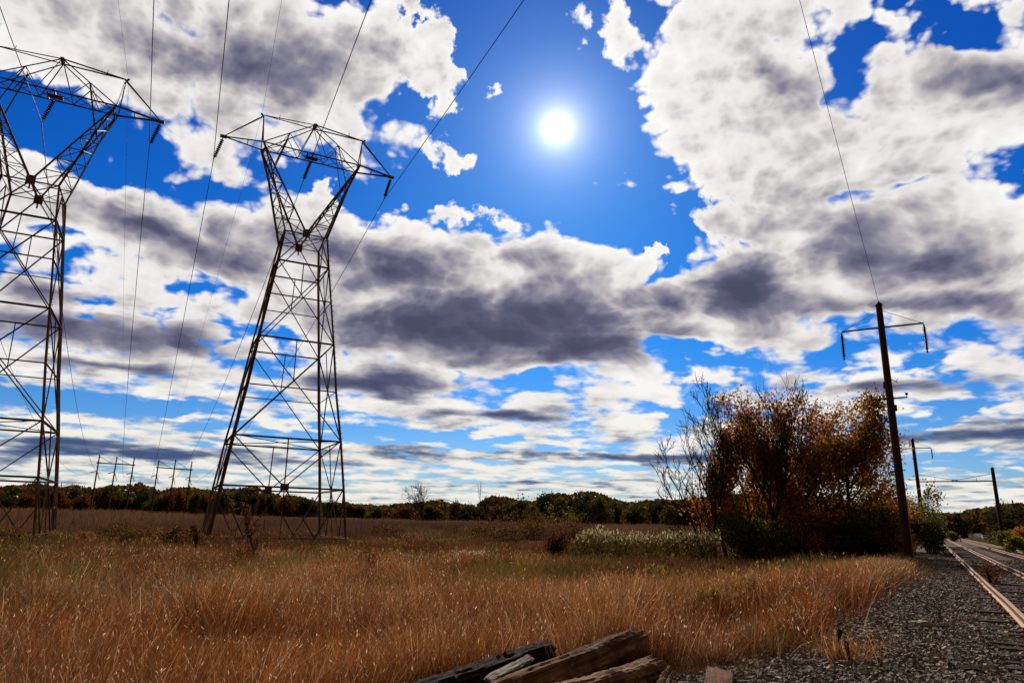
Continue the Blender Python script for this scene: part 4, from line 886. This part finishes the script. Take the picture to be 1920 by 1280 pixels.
def shrub(px, py, dist, top_y, width, seed, label, cols, n=2600, size=.10, group='shrubs under the trees', name='shrub', zoff=0, dens=.5, depth=None, stems=7):
    b = at(px, py, dist); g = float(ground_z(b.x, b.y)); h = at(px, top_y, dist).z - g; rs = np.random.RandomState(seed); root = empty(name, (b.x, b.y, g)); M = MB(); depth = depth or width * .8
    lobes = [(cA([rs.uniform(-.5, .5) * width * .75, rs.uniform(-.5, .5) * depth * .75, h * rs.uniform(.2, .72)]), h * rs.uniform(.2, .34)) for _ in range(9)] + [(cA([0, 0, h * .72]), h * .28)]
    P = []
    for c, r in lobes:
        k = n // 10; v = rs.randn(k, 3); v /= np.linalg.norm(v, axis=1)[:, None]; v *= (rs.rand(k) ** .45)[:, None]; P.append(c + v * cA([max(r, width * .22), max(r, depth * .22), r]))
    P = np.concatenate(P); P = P[P[:, 2] > .02]; P[:, 2] = np.minimum(P[:, 2], h * (1 + .06 * rs.rand(len(P)))); P = P[fbm(P[:, 0] + 30, P[:, 2] + P[:, 1] + 30, 1.6) > .5 - dens * .3]
    V, F, C = leaf_quads(P, size, cols, rs); link('foliage', quads_mesh('foliage', V, F, C), LEAF, root)
    for i in range(stems):
        e = P[rs.randint(len(P))]; M.tube([(e[0] * .15, e[1] * .15, -.1), (e[0] * .5, e[1] * .5, e[2] * .55), tuple(e)], [.03, .02, .008], 5)
    M.build('stems', BARK, root); tag(root, label, 'shrub', group); return root
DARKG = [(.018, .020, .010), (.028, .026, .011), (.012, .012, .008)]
for i, a_ in enumerate((
    (1395, 1038, 44, 952, 3.0, 'yellow green shrub at the foot of the leftmost leafy tree', GREENS), (1440, 1040, 43.5, 962, 3.0, 'green shrub with glinting leaves below the bare trunks', GREENS),
    (1478, 1040, 43, 975, 2.6, 'low leafy green shrub in front of the middle bare trunk', GREENS + OLIVE), (1515, 1042, 44, 935, 3.2, 'red leaved shrub under the broad oak', REDS + OAK),
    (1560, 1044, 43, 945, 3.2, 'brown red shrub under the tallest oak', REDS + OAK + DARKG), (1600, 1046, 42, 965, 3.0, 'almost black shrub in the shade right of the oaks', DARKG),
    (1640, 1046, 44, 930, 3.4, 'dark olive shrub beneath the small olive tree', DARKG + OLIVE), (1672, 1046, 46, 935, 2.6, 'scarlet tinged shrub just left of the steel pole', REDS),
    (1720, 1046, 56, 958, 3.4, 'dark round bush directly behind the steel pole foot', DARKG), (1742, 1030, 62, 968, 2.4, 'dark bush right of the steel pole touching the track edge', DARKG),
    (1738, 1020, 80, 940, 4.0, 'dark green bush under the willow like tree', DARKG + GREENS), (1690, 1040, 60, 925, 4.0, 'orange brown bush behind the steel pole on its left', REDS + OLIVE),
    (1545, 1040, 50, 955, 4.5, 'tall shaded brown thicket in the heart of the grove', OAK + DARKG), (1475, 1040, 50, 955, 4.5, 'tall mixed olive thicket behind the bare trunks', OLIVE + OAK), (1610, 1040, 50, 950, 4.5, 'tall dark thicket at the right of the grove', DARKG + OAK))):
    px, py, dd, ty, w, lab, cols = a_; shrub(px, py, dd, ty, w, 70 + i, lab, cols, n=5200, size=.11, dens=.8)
shrub(1046, 1030, 40, 984, 1.0, 91, 'dark brown rounded bush standing alone left of the white flowered weeds', [(.045, .016, .010), (.03, .012, .008)], n=2600, size=.07, group=None, dens=1.0)
shrub(1858, 1082, 27, 1046, .7, 92, 'small rusty red weed bush growing between the rails', [(.06, .018, .010), (.04, .014, .008)], n=330, size=.045, group=None, dens=.5)
for i, (px, py, dd, ty, w, lab) in enumerate(((690, 1075, 27, 1015, 1.3, 'dark red weedy shrub right of the whole tower foot'), (610, 1090, 25, 1040, 1.8, 'dark maroon weedy shrub below the whole tower'), (500, 1085, 27, 1045, 1.2, 'small maroon shrub left of the tower foot centre'),
    (445, 1060, 30, 1015, 1.3, 'brown leafy weed under the left leg of the whole tower'), (270, 1075, 26, 1040, 1.5, 'thin brown thorny shrub between the two towers'), (720, 1110, 22, 1070, 1.0, 'small olive weed clump in the grass right of the tower'), (1130, 1130, 15, 1100, .9, 'yellow green weed clump behind the sleeper pile'), (1400, 1110, 18, 1075, .9, 'green weed tuft in the middle of the right grass'), (1340, 1120, 16.5, 1092, .7, 'olive weed tuft left of the green one'))):
    shrub(px, py, dd, ty, w, 110 + i, lab, [(.055, .018, .012), (.08, .03, .016), (.035, .014, .01)] if i < 5 else [(.10, .10, .02), (.07, .06, .018)], n=900, size=.05, group='weeds in the grass', dens=.3, name='weed_shrub')
for i, (px, dd, ty, w, lab) in enumerate(((905, 66, 966, 5, 'dark brush left of the crooked snag'), (932, 62, 974, 5, 'low dark brush nearer than the crooked snag'), (968, 68, 952, 5, 'tall dark brush around the crooked snag'), (1002, 64, 968, 5, 'brown brush between the snag and the vine draped tree'), (1040, 68, 948, 6, 'dense brush at the foot of the vine draped tree'), (1082, 60, 972, 4, 'brown brush behind the lone rounded bush'), (735, 72, 976, 5, 'brown brush left of the lone bare tree'), (850, 70, 977, 5, 'low brush right of the lone bare tree'), (230, 56, 978, 5, 'dark brush in the reeds right of the left tower'), (335, 54, 982, 5, 'dark brush in the reeds left of the whole tower'), (565, 80, 978, 5, 'brown brush seen through the whole tower'), (1300, 66, 985, 5, 'dark thicket behind the flowering weeds on their right'))):
    shrub(px, 1010, dd, ty, w, 180 + i, lab, [(.040, .018, .010), (.060, .028, .014), (.030, .022, .010)], n=2600, size=.10, group='brush among the reeds', dens=.45, name='brush')
def sapling(px, py, dd, ty, seed, lab):
    r, tips, rs = bare_tree(px, py, dd, ty, seed, lab, .035, (0, 0), (14, 3, 2), .6, .15, .1, 3, .28, name='sapling', group='saplings in the field', minr=.006)
    V, F, C = leafed_crown(tips, rs, 3, .08, .07, [(.05, .02, .012), (.03, .014, .01)]); link('leaves', quads_mesh('leaves', V, F, C), LEAF, r)
sapling(477, 1060, 33, 948, 131, 'dark leafy sapling in front of the whole tower'); sapling(362, 1060, 36, 985, 132, 'short dark sapling left of the whole tower')
# white topped weeds bank
def white_bank():
    rs = np.random.RandomState(55); N = 26000; px = 1066 + 285 * rs.rand(N); d = 37 + 6 * rs.rand(N); top = np.interp(px, [1060, 1085, 1100, 1125, 1160, 1220, 1280, 1350], [1030, 1002, 991, 988, 1001, 1001, 996, 1000]) + 13 * (fbm(px * .07, d * .8, 1) - .5) * 2 + 9 * rs.rand(N) ** 2
    P = []; 
    kp = fbm(px * .055, d * .9, 1) > .36 + .10 * np.clip((px - 1250) / 80, 0, 1); px = px[kp]; d = d[kp]; top = top[kp]; N = len(px)
    for i in range(N):
        v = at(px[i], top[i], d[i]); g = float(-.93); P.append((v.x, v.y, g + (v.z - g) * (1 - .95 * rs.rand() ** 1.5)))
    P = cA(P); hi = P[:, 2] > .45 + .45 * rs.rand(N); col = np.where((hi & (rs.rand(N) < .45))[:, None], cA([[.66, .52, .32]]) * (.3 + .8 * rs.rand(N))[:, None], cA([[.062, .046, .015]]) * (.5 + rs.rand(N))[:, None] * 1.4)
    V, F, C = flecks(P, .05 * (.5 + 1.0 * rs.rand(N)), col, rs, 2.8); tag(link('flowering_weeds', quads_mesh('flowering_weeds', V, F, C), FARLEAF), 'bank of weeds topped with fluffy white seed heads left of the bare trees', 'weeds', kind='stuff')
    N = 900; px = rs.uniform(40, 380, N); py = rs.normal(1036, 10, N); P = cA([at(a, b, 24 + 8 * r)[:] for a, b, r in zip(px, py, rs.rand(N))]); V, F, C = flecks(P, .012 + .03 * rs.rand(N) ** 2, np.tile(cA([[.30, .24, .10]]), (N, 1)) * (.3 + 1.0 * rs.rand(N) ** 2)[:, None], rs, 2.6)  # white leaf glints on the weeds, painted in as pale flecks
    P2 = cA([at(a, b, 34 + 3 * r)[:] for a, b, r in zip(rs.normal(880, 22, 260), rs.normal(1037, 3, 260), rs.rand(260))]); q = flecks(P2, .015 + .035 * rs.rand(260), np.tile(cA([[.5, .46, .40]]), (260, 1)), rs, 2.0)
    V, F, C = join([(V, F, C), q]); tag(link('fluff_and_glints', quads_mesh('fluff_and_glints', V, F, C), FLUFF), 'pale leaf and seed glints scattered among the green weeds', 'weeds', kind='stuff')
white_bank()
# middle distance trees
bare_tree(793, 1000, 150, 903, 61, 'round headed bare tree standing alone in the middle of the reeds', .22, (0, 0), (9, 7, 5, 3), .62, .28, .06, lr=.62, minr=.022)
bare_tree(896, 1000, 120, 903, 62, 'thin wispy bare sapling between the lone tree and the bushy wood', .06, (0, 0), (12, 4, 3), .4, .25, .1, 3, .3, minr=.014)
bare_tree(966, 1003, 130, 924, 63, 'crooked bare snag left of the rounded treetops', .14, (-.05, 0), (7, 5, 4), .7, .4, .0, 3, .5, minr=.018, wander=.22)
r_, tips, rs = bare_tree(1040, 1005, 120, 914, 64, 'gnarled vine draped tree with flat bare twigs above the distant wood', .22, (.12, 0), (9, 6, 4, 3), .8, .4, .0, 4, .55, minr=.016, wander=.2)
V, F, C = leafed_crown(tips[:len(tips)//3], rs, 4, .35, .2, OLIVE + GREENS, None); link('vine_leaves', quads_mesh('vine_leaves', V, F, C), LEAF, r_)

def far_protos():
    out = []
    for s in range(6):
        rs = np.random.RandomState(200 + s); seg, tips = branch_tree(rs, 6.0, .2, (0, 0), 3, spread=.7, n_child=(9, 5), start=.22, up=.08, len_ratio=.55)
        zt = max(t.z for t in tips); k = 9.0 / zt; seg = [(a*k, c*k, ra, rb, l) for a, c, ra, rb, l in seg]; tips = [t*k for t in tips]
        P = np.repeat(cA([t[:] for t in tips]), 9, 0) + rs.randn(len(tips)*9, 3) * .75
        N = 700; ang = rs.rand(N) * 6.28; rr = 3.6 * np.sqrt(rs.rand(N)); P = np.concatenate([P, np.stack([np.cos(ang)*rr, np.sin(ang)*rr, .3 + 6.5 * rs.rand(N)], -1)]); P = P[P[:, 2] > .1]
        out.append((seg_mesh(seg, 'trunk', (0, 1), .03), P))
    return out
PROTO = far_protos()
PAL = {'rust': [(.12, .042, .016), (.09, .032, .014), (.15, .065, .02)], 'dark': [(.028, .030, .012), (.042, .036, .013), (.02, .02, .01)], 'olive': [(.085, .072, .016), (.06, .055, .015), (.11, .085, .018)], 'red': [(.16, .04, .02), (.20, .07, .02)]}
crown_me = {}
for s, (tm, P) in enumerate(PROTO):
    for pn, cols in PAL.items():
        rs = np.random.RandomState(300 + s); V, F, C = leaf_quads(P, .42, cols, rs, 1.3); crown_me[(s, pn)] = quads_mesh('crown', V, F, C); crown_me[(s, pn)].materials.append(FARLEAF)
    tm.materials.append(BARK)
far_proto_objs = {}
def far_tree(x, y, h, w, s, pn, label, group):
    root = empty('distant_tree', (x, y, float(ground_z(x, y)) - .1), rg.uniform(0, 6.28)); root.scale = (w / 8.0, w / 8.0, h / 9.6)
    link('trunk', PROTO[s][0], None, root); link('crown', crown_me[(s, pn)], None, root); tag(root, label, 'tree', group); return root
PROF = [(0, 922), (60, 915), (100, 920), (180, 922), (240, 918), (262, 915), (300, 928), (340, 922), (420, 925), (480, 920), (540, 932), (600, 942), (660, 947), (720, 948), (780, 942), (830, 940), (900, 946), (930, 931), (960, 938), (1000, 940), (1040, 929), (1090, 930), (1125, 928), (1150, 934), (1180, 944), (1215, 942), (1245, 936), (1275, 944), (1310, 938), (1360, 934), (1420, 930), (1500, 935), (1600, 945), (1690, 962), (1740, 974), (1800, 970), (1900, 962), (2200, 950)]
WHERE = ((112, ', behind the left tower'), (185, ', right of the left tower'), (258, ', under the left pole frame'), (375, ', under the right pole frame'), (520, ', behind the left half of the whole tower'), (655, ', behind the right half of the whole tower'), (790, ', left of the lone bare tree'), (900, ', right of the lone bare tree'), (1010, ', behind the crooked snag'), (1110, ', behind the vine draped tree'), (1250, ', left of the bare trees'), (9999, ', behind the grove'))
px = -40.0; i = 0
FL = {'rust': 'rust brown tree crown in the far wood', 'dark': 'dark green tree crown in the far wood', 'olive': 'olive yellow tree crown in the far wood'}
while px < 1440:
    dist = np.interp(px, [0, 500, 800, 1000, 1440], [300, 290, 250, 190, 170]) * rg.uniform(.94, 1.06); ty = np.interp(px, [p for p, _ in PROF], [q for _, q in PROF]) + rg.uniform(-5, 6)
    t = at(px, ty, dist); h = t.z + 1.0; w = rg.uniform(5.0, 12.5) * (.8 if px > 900 else 1.0)
    pn = rg.choice(['rust', 'rust', 'dark', 'olive']) if px < 880 else rg.choice(['dark', 'dark', 'olive', 'rust']); far_tree(t.x, t.y, h, w, rg.randrange(6), pn, FL[pn] + next(w_ for x_, w_ in WHERE if px < x_), 'trees of the wood beyond the reeds')
    px += w / dist * F_PX * .62; i += 1
# the wood behind them, one mass
def wood_mass():
    rs = np.random.RandomState(71); N = 40000; az = -.78 + 1.42 * rs.rand(N); d = np.interp(az, [-.7, -.1, .2, .6], [330, 300, 230, 230]) + 35 * rs.rand(N)
    px_ = 960 + F_PX * np.tan(az) / math.cos(PITCH) * 1.0; top = np.interp(px_, [p for p, _ in PROF], [q for _, q in PROF]) + 5 + 5 * (fbm(az * 60, az * 0, 1) - .5) * 2
    hor = 982 + (px_ - 960) * .0232; H = (hor - top) / F_PX * d * 1.03 + 1.5; z = -.9 + (H + .9) * rs.rand(N) ** .8
    P = np.stack([d*np.sin(az), d*np.cos(az), z], -1); V, F, C = leaf_quads(P, 1.5, PAL['rust'] + PAL['dark'] + PAL['olive'], rs, 1.2)
    tag(link('distant_wood', quads_mesh('distant_wood', V, F, C), FARLEAF), 'dense autumn wood closing the field on the horizon', 'wood', kind='stuff')
wood_mass()
# right of the line
for i, (px, dist, ty, w, s, pn, lab) in enumerate(((1768, 330, 979, 9, 0, 'dark', 'low dark tree at the far end of the tracks'), (1782, 310, 976, 9, 1, 'rust', 'brown tree at the far end beside the low dark one'), (1795, 275, 968, 8, 2, 'rust', 'brown twiggy tree behind the left parked cars'), (1806, 275, 966, 8, 3, 'dark', 'dark tree second from the track end'),
    (1820, 275, 965, 8, 4, 'rust', 'brown tree behind the parked cars'), (1833, 275, 961, 6, 5, 'olive', 'bright olive tree above the parked cars'), (1846, 275, 966, 7, 0, 'rust', 'rust tree left of the portal right post'), (1857, 275, 968, 6, 1, 'red', 'orange red tree behind the portal right post'), (1868, 275, 966, 7, 2, 'olive', 'olive tree just right of the portal post'),
    (1882, 130, 950, 6, 3, 'olive', 'taller olive tree near the right edge'), (1900, 160, 962, 8, 4, 'dark', 'dark tree around the two armed utility pole'), (1916, 140, 964, 7, 5, 'rust', 'brown tree touching the right edge'), (1935, 120, 955, 8, 0, 'dark', 'dark tree outside the right edge'), (1812, 300, 972, 9, 5, 'olive', 'pale olive tree far behind the cars'), (1895, 105, 978, 5, 1, 'dark', 'low dark green bushy tree in front of the utility poles'), (1760, 420, 984, 12, 2, 'dark', 'farthest dark tree where the rails vanish'), (1775, 420, 984, 12, 4, 'dark', 'far dark tree right of the vanishing rails'), (1790, 400, 980, 12, 3, 'dark', 'far dark tree behind the track end trees'))):
    t = at(px, ty, dist); far_tree(t.x, t.y, t.z + .6, w, s, pn, lab, None)
for i, (px, dd, ty, lab) in enumerate(((1786, 150, 995, 'small green bush beside the track left of the cars'), (1884, 88, 994, 'green bush at the foot of the portal right post'), (1910, 70, 1003, 'leafy green bush by the far rail at the right edge'), (1895, 100, 990, 'dark bush right of the portal post foot'), (1917, 90, 985, 'reddish bush on the right edge below the utility pole'))):
    shrub(px, 1010, dd, ty, 2.6, 160 + i, lab, REDS + OLIVE if 'red' in lab else GREENS + OLIVE, n=2200, size=.13, group='bushes right of the tracks', dens=.8)
# dead grass verge right of the tracks
def verge():
    rs = np.random.RandomState(81); N = 60000; a = 45 + 190 * rs.rand(N) ** 1.3; l = 7.4 + 3.4 * rs.rand(N); x = TD.x*a + TN.x*l; y = TD.y*a + TN.y*l; k = np.abs(x) < y * .8 + 3; a, l, x, y = a[k], l[k], x[k], y[k]; n = len(x); z = ground_z(x, y)
    a2 = 42 + 180 * rs.rand(20000); l2 = -1.4 - 2.5 * rs.rand(20000); x2 = TD.x*a2 + TN.x*l2; y2 = TD.y*a2 + TN.y*l2; x = np.r_[x, x2]; y = np.r_[y, y2]; z = np.r_[z, ground_z(x2, y2)]; a = np.r_[a, a2]; n = len(x)
    t = rs.rand(n)[:, None]; b = cA([.13, .065, .026]) * (1-t) + cA([.10, .095, .025]) * t
    V, F, C = strips(x, y, z, .08 + .26 * rs.rand(n), .012 * (1 + a / 25), .2 * rs.rand(n), .4 * rs.rand(n), rs.rand(n) * 6.28, rs.rand(n) * 6.28, b * .6, b, 2)
    tag(link('verge_grass', quads_mesh('verge_grass', V, F, C), GRASS), 'ragged grass verge along both sides of the railway', 'grass', kind='stuff')
verge()

# ------------------------------------------------------------------ cars, building, marker post
TYRE = rough_mat('tyre', (.015, .015, .015), (.03, .03, .03), 5, .9); GLS = rough_mat('car_glass', (.02, .025, .03), (.03, .035, .04), 2, .08, spec=.8); LAMP = rough_mat('lamp_glass', (.5, .45, .4), (.6, .55, .5), 2, .2)
def car(px, dist, ang, colr, label, tall=1.45, van=False):
    m = rough_mat('car_paint', colr, tuple(min(1, c * 1.1) for c in colr), 1, .28, spec=.6); p = at(px, 1005, dist); root = empty('parked_car', (p.x, p.y, -.37), ang)
    L, W, H = 4.5, 1.78, tall; side = [(-2.2, .35), (-2.25, .75), (-2.0, .92), (-1.35, .98), (-.75, H), (.95, H), (1.75, .98), (2.2, .85), (2.25, .35)]
    if van: side = [(-2.2, .35), (-2.25, .95), (-1.5, 1.05), (-.9, H), (2.0, H), (2.2, 1.0), (2.25, .35)]
    n = len(side); V = []
    for s in (-1, 1):
        for x, z in side: V.append((x, s * (W/2 - (.16 if z > 1.1 else 0)), z))
    F = [list(range(n))[::-1], [n + i for i in range(n)]] + [[i, (i+1) % n, n + (i+1) % n, n + i] for i in range(n)]
    bm = MB(); bm.v = V; bm.f = F; b = bm.build('body', m, root); bv = b.modifiers.new('bevel', 'BEVEL'); bv.width = .05; bv.segments = 2
    for s in (-1, 1):
        g = MB(); y = s * (W/2 - .10); g.v = [(-1.15, y, 1.0), (1.5, y, 1.0), (.85, y * .93, H - .1), (-.7, y * .93, H - .1)]; g.f = [[0, 1, 2, 3]]; g2 = g.build('side_window', GLS, root); so = g2.modifiers.new('t', 'SOLIDIFY'); so.thickness = .03
    g = MB().bar((-1.32, 0, 1.03), (-.82, 0, H - .05), W * .76, .03, (1, 0, 1)); g.build('windscreen', GLS, root); MB().bar((1.72, 0, 1.03), (1.08, 0, H - .05), W * .76, .03, (1, 0, -1)).build('rear_window', GLS, root)
    for x in (-1.38, 1.38):
        for y in (-.82, .82):
            w = MB().tube([(x, y - .1, .33), (x, y + .1, .33)], .33, 16).build('wheel', TYRE, root); MB().tube([(x, y - .11, .33), (x, y + .11, .33)], .19, 10).build('rim', GLINT_RIM, w)
    for s in (-1, 1): MB().box((-2.24, s * .65, .72), (.06, .3, .14)).build('headlight', LAMP, root)
    tag(root, label, 'car', 'cars in the lot beside the railway'); return root
rz = math.atan2(TD.y, TD.x)
car(1807, 236, rz + 1.0, (.05, .06, .12), 'dark blue parked car at the left end of the row'); car(1821, 232, rz + .1, (.6, .6, .62), 'silver van like car, second in the row', 1.75, True)
car(1834, 229, rz + .1, (.72, .72, .74), 'white van, largest of the row', 1.85, True); car(1847, 226, rz + .15, (.62, .62, .63), 'pale saloon car right of the white van')
car(1860, 222, rz + .1, (.06, .06, .15), 'dark blue saloon at the right end of the row beside the portal post'); car(1760.5, 330, rz, (.75, .75, .75), 'tiny white car far away where the rails vanish')
p = at(1800, 1004, 150); root = MB().tube([(0, 0, -.3), (0, 0, 1.0), (0, 0, 1.05)], [.11, .11, .07], 10).build('marker_post', rough_mat('white_paint', (.6, .58, .52), (.7, .68, .62), 3, .6)); root.location = (p.x, p.y, float(ground_z(p.x, p.y)) + .1); tag(root, 'short white marker post beside the track near the cars', 'marker post')
p = at(1948, 1000, 190); root = empty('shed', (p.x, p.y, -.45), rz); M = MB().box((0, 0, 2.0), (24, 9, 3.2)); M.build('wall', rough_mat('pale_siding', (.42, .40, .36), (.52, .50, .46), 1, .8), root)
M = MB(); M.v = [(-12.5, -5, 3.55), (12.5, -5, 3.55), (12.5, 5, 3.55), (-12.5, 5, 3.55), (-12.5, 0, 5.0), (12.5, 0, 5.0)]; M.f = [[3, 2, 1, 0], [0, 1, 5, 4], [2, 3, 4, 5], [0, 4, 3], [1, 2, 5]]; M.build('roof', rough_mat('grey_sheet_roof', (.30, .30, .29), (.38, .38, .37), 1, .5), root)
for k in range(6):
    w = MB().box((-10 + k * 4.0, -4.52, 2.1), (1.4, .1, 1.0)).build('window', GLS, root)
tag(root, 'low pale building half hidden by trees at the right edge', 'building')
